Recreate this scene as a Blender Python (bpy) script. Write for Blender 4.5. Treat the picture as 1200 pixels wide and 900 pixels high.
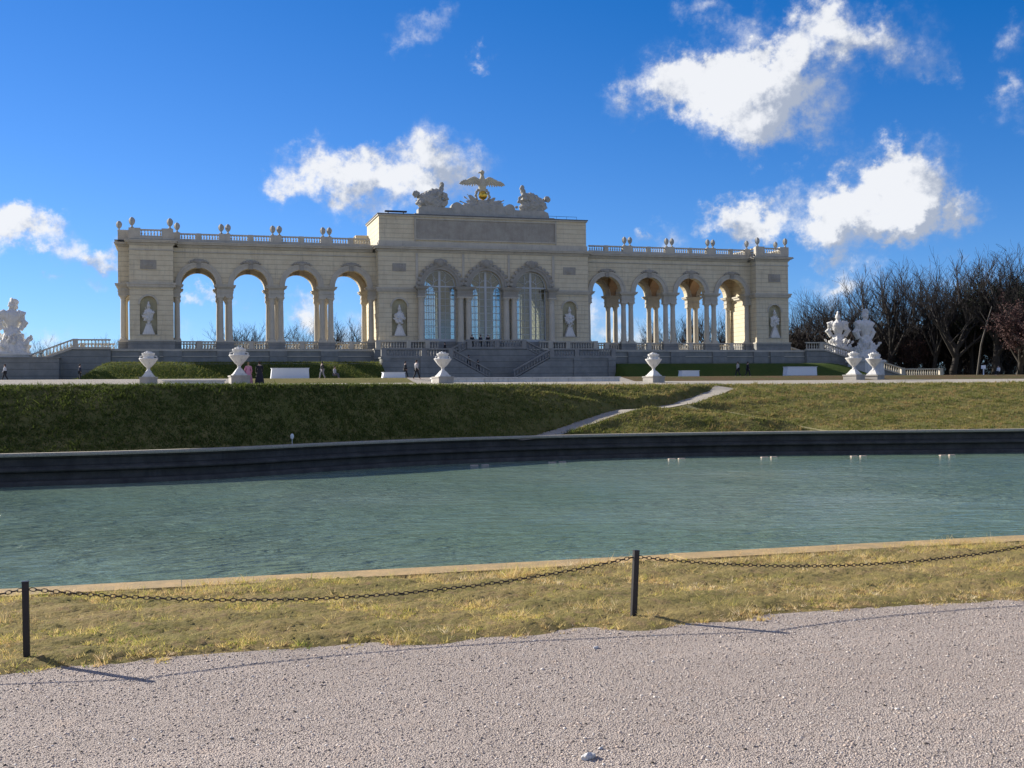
import bpy, bmesh, math, random
import numpy as np
from mathutils import Vector, Matrix
R=math.radians; PI=math.pi
random.seed(5); rng=np.random.default_rng(5)
for o in list(bpy.data.objects): bpy.data.objects.remove(o)
sc=bpy.context.scene; COL=sc.collection

# ---------------- camera ----------------
TH=R(16.28); PT=.01267; RO=.0106
F0=Vector((math.sin(TH),math.cos(TH),0)); R0=Vector((math.cos(TH),-math.sin(TH),0)); ZZ=Vector((0,0,1))
FW=F0*math.cos(PT)+ZZ*math.sin(PT); UP=-F0*math.sin(PT)+ZZ*math.cos(PT)
RT=R0*math.cos(RO)-UP*math.sin(RO); UP=UP*math.cos(RO)+R0*math.sin(RO)
cd=bpy.data.cameras.new('camera'); cam=bpy.data.objects.new('camera',cd); COL.objects.link(cam)
cd.sensor_width=36; cd.lens=36*1335/1200; cd.clip_start=.1; cd.clip_end=8000
cam.matrix_world=Matrix(((RT.x,UP.x,-FW.x,0),(RT.y,UP.y,-FW.y,0),(RT.z,UP.z,-FW.z,1.6),(0,0,0,1)))
sc.camera=cam

# ---------------- light ----------------
ELEV=R(24.2); AZ=math.atan2(-.69,.72)           # azimuth from +Y towards +X
sund=Vector((math.sin(AZ)*math.cos(ELEV),math.cos(AZ)*math.cos(ELEV),math.sin(ELEV)))
ld=bpy.data.lights.new('sun','SUN'); ld.energy=5.0; ld.angle=R(.53); ld.color=(1,.94,.85)
sun=bpy.data.objects.new('sun',ld); COL.objects.link(sun); sun.rotation_euler=(-sund).to_track_quat('-Z','Y').to_euler()
sun.location=(-100,100,120)
sc.view_settings.view_transform='Standard'; sc.view_settings.look='None'; sc.view_settings.gamma=1
sc.view_settings.use_curve_mapping=False
sc.view_settings.exposure=.74
sc.cycles.max_bounces=6; sc.cycles.transparent_max_bounces=12

# node helper
class NT:
    def __init__(s,tree): s.t=tree; s.n=tree.nodes; s.l=tree.links
    def add(s,typ,**k):
        n=s.n.new(typ)
        for a,b in k.items():
            if a=='ins':
                for i,v in b.items():
                    if isinstance(v,bpy.types.NodeSocket): s.l.new(v,n.inputs[i])
                    else: n.inputs[i].default_value=v
            else: setattr(n,a,b)
        return n
    def m(s,op,a,b=None,c=None,clamp=False):
        n=s.n.new('ShaderNodeMath'); n.operation=op; n.use_clamp=clamp
        for i,v in enumerate((a,b,c)):
            if v is None: continue
            if isinstance(v,bpy.types.NodeSocket): s.l.new(v,n.inputs[i])
            else: n.inputs[i].default_value=v
        return n.outputs[0]
    def v(s,op,a,b=None):
        n=s.n.new('ShaderNodeVectorMath'); n.operation=op
        for i,v in enumerate((a,b)):
            if v is None: continue
            if isinstance(v,bpy.types.NodeSocket): s.l.new(v,n.inputs[i])
            else: n.inputs[i].default_value=v
        return n.outputs['Value'] if op in('LENGTH','DOT_PRODUCT') else n.outputs[0]
    def mix(s,f,a,b,blend='MIX'):
        n=s.n.new('ShaderNodeMix'); n.data_type='RGBA'; n.blend_type=blend
        for i,v in ((0,f),(6,a),(7,b)):
            if isinstance(v,bpy.types.NodeSocket): s.l.new(v,n.inputs[i])
            elif i==0: n.inputs[i].default_value=v
            else: n.inputs[i].default_value=(*v,1) if len(v)==3 else v
        return n.outputs[2]
    def sm(s,x,a,b,lo=0.,hi=1.):
        n=s.n.new('ShaderNodeMapRange'); n.interpolation_type='SMOOTHSTEP'
        s.l.new(x,n.inputs[0]); n.inputs[1].default_value=a; n.inputs[2].default_value=b
        n.inputs[3].default_value=lo; n.inputs[4].default_value=hi
        return n.outputs[0]
    def noise(s,vec,scale,detail=4,rough=.55,dist=0.):
        n=s.add('ShaderNodeTexNoise',ins={'Scale':scale,'Detail':detail,'Roughness':rough,'Distortion':dist})
        if vec is not None: s.l.new(vec,n.inputs['Vector'])
        return n.outputs['Fac']

# ---------------- world: sky and clouds ----------------
w=bpy.data.worlds.new('World'); sc.world=w; w.use_nodes=True
N=NT(w.node_tree); N.n.clear()
out=N.add('ShaderNodeOutputWorld'); bg=N.add('ShaderNodeBackground'); N.l.new(bg.outputs[0],out.inputs[0])
sky=N.add('ShaderNodeTexSky',sky_type='NISHITA',sun_disc=False,sun_elevation=ELEV,sun_rotation=AZ,altitude=1500,air_density=1.0,dust_density=.0,ozone_density=3.0)
SKYS=.082
skyn=N.v('MAXIMUM',N.v('SUBTRACT',N.v('MULTIPLY',sky.outputs[0],(.605,.745,1.02)),(.595,.41,0.)),(.05,.3,.8))
tc=N.add('ShaderNodeTexCoord'); dirv=tc.outputs['Generated']
sx=N.add('ShaderNodeSeparateXYZ'); N.l.new(dirv,sx.inputs[0])
azn=N.m('ARCTAN2',sx.outputs[0],sx.outputs[1]); eln=N.m('ARCSINE',sx.outputs[2])
ang=N.add('ShaderNodeCombineXYZ'); N.l.new(azn,ang.inputs[0]); N.l.new(eln,ang.inputs[1])
# cloud puffs: azimuth, elevation, half width, half height (degrees), tilt, weight
CL=[(6.17, 11.06, 2.13, 0.9), (7.85, 11.5, 2.94, 1.2), (9.54, 11.33, 3.5, 1.3), (11.89, 11.55, 3.43, 1.3), (13.81, 11.14, 2.59, 0.8), (7.84, 9.65, 1.75, 0.7), (8.95, 9.46, 1.82, 0.6), (10.95, 9.47, 1.82, 0.6), (4.72, 10.94, 1.16, 0.8), (5.1, 12.45, 0.77, 0.6), (24.99, 15.36, 3.74, 0.7), (22.64, 14.26, 2.32, 0.9), (26.7, 14.85, 3.44, 1.3), (27.46, 16.03, 3.44, 1.3), (28.16, 13.67, 3.97, 1.2), (28.88, 15.46, 3.97, 1.2), (28.28, 12.59, 2.18, 1.1), (30.35, 14.05, 3.83, 0.95), (29.57, 16.45, 1.92, 0.9), (31.54, 12.78, 2.59, 0.5), (24.14, 15.0, 2.51, 0.8), (32.21, 17.38, 3.09, 1.2), (33.18, 16.34, 2.47, 1.0), (31.21, 18.04, 2.09, 0.9), (35.53, 16.49, 2.47, 0.55), (37.21, 14.81, 1.17, 0.5), (36.27, 15.09, 1.45, 0.4), (35.03, 9.01, 3.49, 1.5), (35.05, 10.36, 3.49, 1.5), (33.48, 9.67, 3.07, 1.2), (36.17, 8.3, 3.04, 1.2), (33.85, 8.24, 3.55, 1.2), (31.49, 9.18, 2.59, 1.0), (28.44, 8.84, 2.67, 1.2), (28.07, 8.32, 2.16, 1.0), (32.03, 8.14, 2.16, 1.0), (27.81, 8.12, 2.02, 0.8), (37.85, 7.6, 1.08, 0.55), (35.06, 10.95, 1.91, 1.0), (32.65, 6.76, 1.06, 0.9), (27.41, 9.37, 1.3, 0.8), (-6.99, 8.28, 2.24, 1.2), (-5.34, 7.85, 1.91, 1.1), (-4.22, 6.9, 1.71, 1.0), (-3.27, 6.73, 1.45, 0.9), (-7.89, 8.5, 2.05, 1.0), (11.74, 17.79, 1.8, 0.75), (13.25, 18.7, 1.42, 0.6), (14.73, 16.74, 0.96, 0.75), (25.98, 18.7, 1.66, 0.8), (28.26, 18.55, 1.66, 0.8), (40.3, 12.52, 1.37, 0.55), (40.33, 14.09, 1.37, 0.55), (40.35, 15.63, 1.37, 0.55), (40.14, 13.55, 1.45, 0.6), (-5.53, 5.79, 0.75, 0.8), (-4.23, 5.39, 1.04, 0.8), (24.47, 8.03, 1.75, 0.8), (23.08, 8.36, 0.94, 0.8), (21.18, 7.06, 1.66, 0.5), (23.5, 7.01, 1.66, 0.5), (0.73, 5.19, 1.08, 1.0), (1.54, 5.21, 1.08, 1.0), (2.63, 4.76, 0.75, 1.0), (5.99, 4.16, 1.37, 1.1), (6.0, 5.07, 1.37, 1.1), (7.8, 5.26, 0.94, 0.8), (20.18, 4.32, 2.82, 0.9), (21.87, 3.22, 2.49, 0.8), (24.41, 3.18, 2.49, 0.8), (-6.48, 2.88, 1.49, 0.6), (-4.98, 2.9, 1.49, 0.6), (-0.78, 3.13, 1.96, 0.7), (6.5, 3.44, 1.99, 0.8), (9.07, 3.43, 1.99, 0.8), (12.88, 3.76, 2.51, 0.7), (27.36, 5.22, 2.9, 0.7), (32.38, 5.47, 1.66, 0.8), (33.67, 5.42, 1.66, 0.8), (37.48, 5.65, 1.33, 0.5), (39.26, 5.56, 1.33, 0.5)]
CS=[(8.96, 9.87, 2.34, 1), (13.52, 9.89, 2.34, 1), (13.8, 10.26, 2.31, 0.7), (13.82, 11.6, 2.31, 0.7), (30.33, 12.86, 4.15, 1.1), (31.55, 13.17, 2.88, 0.9), (31.57, 14.75, 2.88, 0.9), (36.72, 6.97, 2.6, 1.1), (36.76, 9.95, 2.6, 1.1), (33.78, 7.03, 2.34, 1.2), (36.96, 6.87, 2.34, 1.2), (27.81, 7.5, 2.06, 1), (32.66, 7.29, 2.06, 1), (37.67, 7.81, 2.27, 1), (33.57, 15.74, 2.94, 0.6), (35.9, 15.89, 3.6, 0.7), (-5.07, 6.4, 2.06, 0.7), (-3.37, 5.8, 2.06, 0.7), (23.28, 13.83, 2.79, 0.5)]
w.cycles.sampling_method='MANUAL'; w.cycles.sample_map_resolution=256
wn=N.add('ShaderNodeTexNoise',ins={'Scale':16.,'Detail':6.,'Roughness':.62}); N.l.new(ang.outputs[0],wn.inputs['Vector'])
wo=N.v('SUBTRACT',wn.outputs['Color'],(.5,.5,.5)); wsc=N.add('ShaderNodeVectorMath',operation='SCALE'); N.l.new(wo,wsc.inputs[0]); wsc.inputs['Scale'].default_value=.085
wn2=N.add('ShaderNodeTexNoise',ins={'Scale':70.,'Detail':6.,'Roughness':.65}); N.l.new(ang.outputs[0],wn2.inputs['Vector'])
wo2=N.v('SUBTRACT',wn2.outputs['Color'],(.5,.5,.5)); wsc2=N.add('ShaderNodeVectorMath',operation='SCALE'); N.l.new(wo2,wsc2.inputs[0]); wsc2.inputs['Scale'].default_value=.030
warp=N.v('ADD',N.v('ADD',ang.outputs[0],wsc.outputs[0]),wsc2.outputs[0])
AS=1.5
wps=N.v('MULTIPLY',warp,(1,AS,1))
def field(vec,L):
    tot=None
    for (a,e,r,wt) in L:
        n=N.n.new('ShaderNodeVectorMath'); n.operation='DISTANCE'; N.l.new(vec,n.inputs[0]); n.inputs[1].default_value=(R(a),R(e)*AS,0)
        q=N.m('MULTIPLY_ADD',n.outputs['Value'],-wt/R(r),wt,clamp=True)
        tot=q if tot is None else N.m('ADD',tot,q)
    return tot
fd=field(wps,CL); fs=field(wps,CS)
n1=N.noise(ang.outputs[0],42,8,.62)
n2=N.noise(N.v('ADD',ang.outputs[0],(-.010,.012,0)),42,5,.6)
dens=N.m('MULTIPLY',fd,N.m('ADD',N.m('MULTIPLY',n1,2.6),-.5))
alpha=N.m('POWER',N.sm(dens,.03,1.25),1.1)
rel=N.m('MULTIPLY',N.m('SUBTRACT',n1,n2),2.6)
lit=N.sm(N.m('SUBTRACT',N.m('ADD',rel,N.m('MULTIPLY',fd,.35)),N.m('MULTIPLY',fs,1.05)),-.62,.62)
ccol=N.mix(lit,(3.1,3.5,4.3),(6.7,6.8,7.0))
# broken cloud added outside the view to raise the ambient light
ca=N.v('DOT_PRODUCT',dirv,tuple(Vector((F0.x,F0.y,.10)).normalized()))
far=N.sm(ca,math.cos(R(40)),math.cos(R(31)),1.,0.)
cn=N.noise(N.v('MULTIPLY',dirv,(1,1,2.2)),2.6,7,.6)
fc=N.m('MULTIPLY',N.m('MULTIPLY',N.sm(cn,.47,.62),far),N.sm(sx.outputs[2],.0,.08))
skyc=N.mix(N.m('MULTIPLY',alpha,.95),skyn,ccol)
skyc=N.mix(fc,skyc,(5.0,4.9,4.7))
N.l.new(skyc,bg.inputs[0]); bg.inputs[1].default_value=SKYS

# ---------------- materials ----------------
MATS={}
def newmat(name):
    m=bpy.data.materials.new(name); m.use_nodes=True; t=NT(m.node_tree); b=t.n['Principled BSDF']; MATS[name]=m
    return m,t,b
def pos(t): return t.add('ShaderNodeNewGeometry').outputs['Position']
def objc(t): return t.add('ShaderNodeTexCoord').outputs['Object']
def bump(t,b,h,strength=.5,dist=.02):
    n=t.add('ShaderNodeBump',ins={'Strength':strength,'Distance':dist,'Height':h}); t.l.new(n.outputs[0],b.inputs['Normal'])
def stone(name,c1,c2,rust=0,rough=.85,stain=.5,scale=1.0,bs=.4,bd=.02,stainc=(.16,.15,.13),local=False):
    m,t,b=newmat(name); p=objc(t) if local else pos(t)
    a=t.noise(p,.9*scale,8,.65); c=t.mix(t.sm(a,.3,.7),c1,c2)
    s=t.noise(t.v('MULTIPLY',p,(2.4*scale,2.4*scale,.22*scale)),1.3,8,.72)
    c=t.mix(t.sm(s,.5,.8,0,stain),c,stainc)
    f=t.noise(p,18*scale,6,.7); c=t.mix(t.sm(f,.3,.75,0,.22),c,stainc)
    h=t.noise(p,9*scale,8,.7)
    if rust:
        sp=t.add('ShaderNodeSeparateXYZ',ins={0:p})
        fr=t.m('FRACT',t.m('DIVIDE',sp.outputs[2],rust)); g=t.m('ABSOLUTE',t.m('SUBTRACT',fr,.5))
        j=t.sm(g,.41,.47)
        c=t.mix(t.m('MULTIPLY',j,.5),c,tuple(x*.45 for x in c1))
        h=t.m('SUBTRACT',h,t.m('MULTIPLY',j,2.5))
    t.l.new(c,b.inputs['Base Color']); b.inputs['Roughness'].default_value=rough; b.inputs['Specular IOR Level'].default_value=.25
    bump(t,b,h,bs,bd); return m
M_wall=stone('ochre_plaster',(.76,.67,.48),(.68,.58,.40),rust=.62,stain=.5,bd=.05)
M_trim=stone('trim_stone',(.60,.55,.45),(.50,.46,.38),stain=.5)
M_orn=stone('ornament_stone',(.42,.39,.33),(.33,.30,.25),stain=.5,bs=.6,bd=.05)
M_base=stone('basement_stone',(.30,.30,.28),(.22,.225,.215),rust=.8,stain=.5,bd=.03)
M_col=stone('column_stone',(.64,.58,.47),(.56,.51,.41),stain=.3)
M_niche=stone('niche_plaster',(.56,.52,.36),(.46,.43,.29),stain=.3)
M_white=stone('white_stone',(.80,.78,.73),(.66,.64,.60),stain=.75,scale=1.6,stainc=(.22,.21,.19),bs=.6,bd=.03,local=True)
M_sculp=stone('grey_sculpture_stone',(.50,.48,.43),(.38,.37,.33),stain=.5,bs=.8,bd=.06)
M_eagle=stone('pale_eagle_stone',(.66,.60,.44),(.52,.47,.36),stain=.4,bs=.8,bd=.05)
M_vault=stone('warm_vault_plaster',(.52,.34,.20),(.42,.27,.17),stain=.3)
M_floor=stone('terrace_paving',(.48,.44,.37),(.40,.37,.31),stain=.3)
M_cope=stone('mossy_coping_stone',(.55,.37,.17),(.36,.27,.14),stain=.8,scale=5,bs=.7,bd=.01,stainc=(.22,.17,.09))
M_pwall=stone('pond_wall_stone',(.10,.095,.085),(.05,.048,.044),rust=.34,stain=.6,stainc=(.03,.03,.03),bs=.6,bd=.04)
def plain(name,c,rough=.6,metal=0,local=True,var=.25):
    m,t,b=newmat(name); a=t.noise(objc(t),7,5,.6)
    t.l.new(t.mix(a,tuple(x*(1+var) for x in c),tuple(x*(1-var) for x in c)),b.inputs['Base Color'])
    b.inputs['Roughness'].default_value=rough; b.inputs['Metallic'].default_value=metal; return m
M_roof=plain('lead_roof',(.10,.11,.12),.5)
M_gold=plain('gilding',(.75,.48,.08),.3,1.0)
M_frame=plain('painted_window_frame',(.50,.52,.52),.5,var=.1)
M_iron=plain('rusty_iron',(.035,.024,.020),.65,.3)
M_ironp=plain('dark_post_paint',(.020,.017,.018),.5,.2)
M_cover=plain('white_painted_board',(.72,.74,.76),.5,var=.06)
M_skin=plain('skin',(.5,.33,.25),.6,var=.1)
M_float=plain('weathered_board',(.55,.42,.34),.8)
M_trim3=stone('dark_rail_stone',(.34,.33,.30),(.26,.255,.24),stain=.5)
M_trim2=stone('weathered_pedestal_stone',(.50,.46,.40),(.36,.34,.30),stain=.5,scale=1.5,local=True)
M_solar=plain('dark_railing',(.03,.03,.035),.4,.5)
M_bark=stone('bark',(.060,.050,.042),(.038,.032,.027),stain=.4,scale=2,bs=.6,bd=.03,stainc=(.03,.035,.02),local=True)
M_barkpale=stone('pale_bark',(.13,.115,.095),(.09,.08,.065),stain=.3,scale=2,local=True)
M_twig=plain('twigs',(.022,.018,.016),.9)
M_leafdry=plain('russet_leaves',(.075,.034,.028),.9,var=.5)
M_ever=plain('evergreen_leaves',(.03,.045,.018),.8,var=.5)
m,t,b=newmat('window_glass')
b.inputs['Roughness'].default_value=.04
tr=t.add('ShaderNodeBsdfTransparent',ins={0:(.78,.82,.82,1)}); mx=t.add('ShaderNodeMixShader'); mx.inputs[0].default_value=.90
gl=t.add('ShaderNodeBsdfGlossy',ins={'Color':(.6,.65,.7,1),'Roughness':.05})
t.l.new(gl.outputs[0],mx.inputs[1]); t.l.new(tr.outputs[0],mx.inputs[2]); t.l.new(mx.outputs[0],t.n['Material Output'].inputs[0]); M_glass=m

def grassmat(name,c1,c2,c3,sc_=1.0,bd=.06):
    m,t,b=newmat(name); p=pos(t)
    a=t.noise(p,.35*sc_,6,.6); c=t.mix(t.sm(a,.35,.65),c1,c2)
    d=t.noise(p,3.1*sc_,6,.7); c=t.mix(t.sm(d,.48,.7,0,.8),c,c3)
    e=t.noise(p,38*sc_,4,.7); c=t.mix(t.sm(e,.35,.7,0,.55),c,tuple(x*.45 for x in c1))
    t.l.new(c,b.inputs['Base Color']); b.inputs['Roughness'].default_value=.95; b.inputs['Specular IOR Level'].default_value=.1
    bump(t,b,t.m('ADD',t.noise(p,14*sc_,5,.7),t.noise(p,3*sc_,3,.6)),.8,bd); return m
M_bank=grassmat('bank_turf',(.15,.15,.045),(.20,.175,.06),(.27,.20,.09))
M_turf=grassmat('verge_turf',(.22,.19,.065),(.32,.245,.10),(.32,.21,.12),3,.02)
M_lawn=grassmat('berm_turf',(.06,.10,.018),(.08,.11,.022),(.10,.11,.03))
M_brown=grassmat('brown_flowerbed_turf',(.11,.11,.04),(.15,.10,.05),(.19,.10,.06))
M_ledge=grassmat('worn_straw_path',(.34,.31,.14),(.38,.33,.16),(.28,.25,.12),2,.03)
def blademat(name,cols,trans=0):
    m,t,b=newmat(name); at=t.add('ShaderNodeAttribute',attribute_name='tint')
    r=t.add('ShaderNodeValToRGB'); t.l.new(at.outputs['Fac'],r.inputs[0]); el=r.color_ramp.elements
    el[0].color=(*cols[0],1); el[1].color=(*cols[-1],1)
    for i,c in enumerate(cols[1:-1]):
        e=el.new((i+1)/(len(cols)-1)); e.color=(*c,1)
    t.l.new(r.outputs[0],b.inputs['Base Color']); b.inputs['Roughness'].default_value=.7; b.inputs['Specular IOR Level'].default_value=.2
    if trans:
        tl=t.add('ShaderNodeBsdfTranslucent'); t.l.new(r.outputs[0],tl.inputs[0]); mx=t.add('ShaderNodeMixShader'); mx.inputs[0].default_value=trans
        t.l.new(b.outputs[0],mx.inputs[1]); t.l.new(tl.outputs[0],mx.inputs[2]); t.l.new(mx.outputs[0],t.n['Material Output'].inputs[0])
    return m
M_blade=blademat('grass_blades',[(.15,.22,.035),(.38,.42,.07),(.70,.56,.17),(.80,.62,.28),(.50,.32,.15),(.92,.80,.52)],.45)
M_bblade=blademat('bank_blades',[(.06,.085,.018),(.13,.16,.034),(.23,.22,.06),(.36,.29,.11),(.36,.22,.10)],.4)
M_peb=blademat('pebbles',[(.10,.085,.07),(.32,.27,.225),(.52,.43,.36),(.60,.48,.39),(.70,.60,.51),(.85,.79,.70)])
def gravelmat(name,base,dark,light,sc1=75):
    m,t,b=newmat(name); p=pos(t)
    v=t.add('ShaderNodeTexVoronoi',ins={'Scale':sc1,'Randomness':1.0}); t.l.new(p,v.inputs['Vector'])
    sep=t.add('ShaderNodeSeparateColor',ins={0:v.outputs['Color']})
    c=t.mix(t.sm(sep.outputs[0],.0,1.),dark,light); c=t.mix(.45,c,base)
    edge=t.sm(v.outputs['Distance'],.35,.75,0,.6); c=t.mix(edge,c,tuple(x*.4 for x in dark))
    big=t.noise(p,.8,8,.7); c=t.mix(t.sm(big,.4,.65,0,.38),c,tuple(x*.66 for x in base)); tr_=t.noise(t.v('MULTIPLY',p,(.25,1.6,1)),1.1,5,.6); c=t.mix(t.sm(tr_,.5,.7,0,.25),c,tuple(min(1,x*1.3) for x in base))
    o=t.noise(p,4,5,.6); c=t.mix(t.sm(o,.55,.8,0,.4),c,(base[0]*1.05,base[1]*.92,base[2]*.8))
    t.l.new(c,b.inputs['Base Color']); b.inputs['Roughness'].default_value=.9; b.inputs['Specular IOR Level'].default_value=.2
    h=t.m('SUBTRACT',1,v.outputs['Distance']); h=t.m('ADD',h,t.m('MULTIPLY',t.noise(p,30,5,.7),1.2)); bump(t,b,h,.9,.012); return m
M_gravel=gravelmat('gravel',(.58,.485,.41),(.32,.265,.225),(.76,.66,.57),120)
M_path=gravelmat('pale_path_gravel',(.50,.45,.36),(.38,.34,.28),(.60,.55,.47),30)
# water
m,t,b=newmat('pond_water'); p=pos(t)
b.inputs['Roughness'].default_value=.06; b.inputs['IOR'].default_value=1.33
c=t.mix(t.sm(t.noise(p,.06,3,.5),.35,.65),(.175,.265,.18),(.215,.30,.22))
t.l.new(c,b.inputs['Base Color'])
pw=t.v('MULTIPLY',p,(.5,1.25,1)); pw2=t.v('ADD',pw,(0,0,3))
wv=t.m('ADD',t.m('MULTIPLY',t.noise(pw,1.1,3,.55,.8),1.0),t.m('MULTIPLY',t.noise(pw2,3.4,4,.6,.5),.42))
spx=t.add('ShaderNodeSeparateXYZ',ins={0:p})
gust=t.m('MULTIPLY',t.sm(spx.outputs[0],-3,12,2.4,.8),t.sm(t.noise(p,.11,3,.5),.3,.7,.5,1.25))
bump(t,b,t.m('MULTIPLY',wv,gust),1.0,.25); M_water=m

# ---------------- mesh tools ----------------
class MB:
    def __init__(s): s.v=[]; s.f=[]; s.m=[]; s.k=0
    def q(s,pts,idx):
        n=len(s.v); s.v+=[tuple(p) for p in pts]
        for f in idx: s.f.append(tuple(n+i for i in f)); s.m.append(s.k)
        return s
    def box(s,x0,x1,y0,y1,z0,z1):
        return s.q([(x0,y0,z0),(x1,y0,z0),(x1,y1,z0),(x0,y1,z0),(x0,y0,z1),(x1,y0,z1),(x1,y1,z1),(x0,y1,z1)],
          [(0,3,2,1),(4,5,6,7),(0,1,5,4),(1,2,6,5),(2,3,7,6),(3,0,4,7)])
    def frust(s,cx,cy,z0,z1,a0,b0,a1,b1):
        return s.q([(cx-a0,cy-b0,z0),(cx+a0,cy-b0,z0),(cx+a0,cy+b0,z0),(cx-a0,cy+b0,z0),(cx-a1,cy-b1,z1),(cx+a1,cy-b1,z1),(cx+a1,cy+b1,z1),(cx-a1,cy+b1,z1)],
          [(0,3,2,1),(4,5,6,7),(0,1,5,4),(1,2,6,5),(2,3,7,6),(3,0,4,7)])
    def lathe(s,prof,c,n=16,flute=0,sx=1,sy=1):
        m=len(prof); pts=[]
        for j,(r,z) in enumerate(prof):
            for i in range(n):
                a=2*PI*i/n; rr=r*(1+(flute*math.cos(i*PI) if flute else 0))
                pts.append((c[0]+rr*math.cos(a)*sx,c[1]+rr*math.sin(a)*sy,c[2]+z))
        idx=[(j*n+i,j*n+(i+1)%n,(j+1)*n+(i+1)%n,(j+1)*n+i) for j in range(m-1) for i in range(n)]
        idx.append(tuple(range(n-1,-1,-1))); idx.append(tuple((m-1)*n+i for i in range(n)))
        return s.q(pts,idx)
    def tube(s,path,rad,n=6):
        pts=[]; m=len(path)
        for j,p in enumerate(path):
            p=Vector(p); a=Vector(path[max(j-1,0)]); b_=Vector(path[min(j+1,m-1)]); d=(b_-a).normalized()
            u=d.cross(Vector((0,0,1))) ; u=u.normalized() if u.length>.05 else Vector((1,0,0)); v=d.cross(u)
            r=rad[j] if hasattr(rad,'__len__') else rad
            for i in range(n):
                an=2*PI*i/n; pts.append(p+u*r*math.cos(an)+v*r*math.sin(an))
        idx=[(j*n+i,j*n+(i+1)%n,(j+1)*n+(i+1)%n,(j+1)*n+i) for j in range(m-1) for i in range(n)]
        idx.append(tuple(range(n-1,-1,-1))); idx.append(tuple((m-1)*n+i for i in range(n)))
        return s.q(pts,idx)
    def prism(s,poly,y0,y1,axis='y'):
        n=len(poly)
        f=(lambda a,b,c:(a,c,b)) if axis=='y' else (lambda a,b,c:(c,a,b)) if axis=='x' else (lambda a,b,c:(a,b,c))
        pts=[f(a,b_,y0) for a,b_ in poly]+[f(a,b_,y1) for a,b_ in poly]
        return s.q(pts,[tuple(range(n)),tuple(range(2*n-1,n-1,-1))]+[(i,n+i,n+(i+1)%n,(i+1)%n) for i in range(n)])
    def ball(s,c,r,seg=12,ring=8,rot=None):
        rx,ry,rz=(r,r,r) if not hasattr(r,'__len__') else r
        pts=[];idx=[]
        for j in range(ring+1):
            ph=PI*j/ring
            for i in range(seg):
                th=2*PI*i/seg; v=Vector((rx*math.sin(ph)*math.cos(th),ry*math.sin(ph)*math.sin(th),rz*math.cos(ph)))
                if rot: v=rot@v
                pts.append(v+Vector(c))
        for j in range(ring):
            for i in range(seg): idx.append((j*seg+i,(j+1)*seg+i,(j+1)*seg+(i+1)%seg,j*seg+(i+1)%seg))
        return s.q(pts,idx)
    def build(s,name,mat,parent=None,smooth=False,bevel=0,local=False):
        me=bpy.data.meshes.new(name); me.from_pydata(s.v,[],s.f)
        bm=bmesh.new(); bm.from_mesh(me); bmesh.ops.remove_doubles(bm,verts=bm.verts,dist=1e-5)
        bmesh.ops.recalc_face_normals(bm,faces=bm.faces); bm.to_mesh(me); bm.free()
        for mm in (mat if isinstance(mat,(list,tuple)) else [mat]): me.materials.append(mm)
        if smooth:
            for p_ in me.polygons: p_.use_smooth=True
            me.set_sharp_from_angle(angle=R(40))
        o=bpy.data.objects.new(name,me); COL.objects.link(o)
        if parent:
            o.parent=parent
            if not local:
                q=parent; off=Vector((0,0,0))
                while q: off+=q.location; q=q.parent
                o.location=-off
        return o
def arrays(name,V,F,mat,parent=None,tint=None,smooth=False):
    me=bpy.data.meshes.new(name); V=np.asarray(V,np.float32); F=np.asarray(F,np.int32); k=F.shape[1]
    me.vertices.add(len(V)); me.vertices.foreach_set('co',V.ravel())
    me.loops.add(F.size); me.loops.foreach_set('vertex_index',F.ravel())
    me.polygons.add(len(F)); me.polygons.foreach_set('loop_start',np.arange(0,F.size,k,dtype=np.int32))
    me.update(calc_edges=True)
    if smooth: me.polygons.foreach_set('use_smooth',np.ones(len(F),bool))
    if tint is not None:
        a=me.attributes.new('tint','FLOAT','POINT'); a.data.foreach_set('value',np.asarray(tint,np.float32))
    for mm in (mat if isinstance(mat,(list,tuple)) else [mat]): me.materials.append(mm)
    o=bpy.data.objects.new(name,me); COL.objects.link(o)
    if parent: o.parent=parent
    return o
def tag(o,label=None,cat=None,group=None,kind=None):
    if label: o['label']=label
    if cat: o['category']=cat
    if group: o['group']=group
    if kind: o['kind']=kind
    return o
def thing(name,label,cat,loc=(0,0,0),group=None,rz=0):
    o=bpy.data.objects.new(name,None); COL.objects.link(o); o.location=loc; o.rotation_euler=(0,0,rz); o.empty_display_size=.3
    return tag(o,label,cat,group)
def dup(o,parent=None):
    c=o.copy(); COL.objects.link(c)
    if parent: c.parent=parent
    for ch in list(o.children): dup(ch,c)
    return c
def struct(o): o['kind']='structure'; return o

# ---------------- terrain ----------------
FX=[-300,-60,-40,-9,-3,1,4,8.7,14,20,26,34,41,51,62,90,150,400]
FY=[57,57,57.6,58.1,58.5,59.4,61,64.2,66.8,68.2,68.7,68.1,66.2,63.2,61,60,60,60]
CX=[-300,-60,-40,-9,-5,-1.5,4,9.5,16,22.6,30,42,54,68,100,150,400]
CY=[66,66,66,65.8,65.8,65.0,67,70,73.6,77.3,80.8,84.2,85.6,84.4,80,76,76]
ZP=-.8; ZC=2.52; ZW=-2.3
def smooth1(X,Y):
    xs=np.arange(-300,400,.5); ys=np.interp(xs,X,Y); k=np.hanning(13); k/=k.sum()
    ys=np.convolve(np.pad(ys,6,mode='edge'),k,'valid'); return xs,ys
_fx,_fy=smooth1(FX,FY); _cx,_cy=smooth1(CX,CY)
foot=lambda x:np.interp(x,_fx,_fy); crest=lambda x:np.interp(x,_cx,_cy)
def bank_z(x,y):
    a=foot(x)+1.5; c=crest(x); t=np.clip((y-a)/(c-a),0,1)
    s=t*t*(3-2*t); return ZP+(ZC-ZP)*(.62*t+.38*s)
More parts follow.
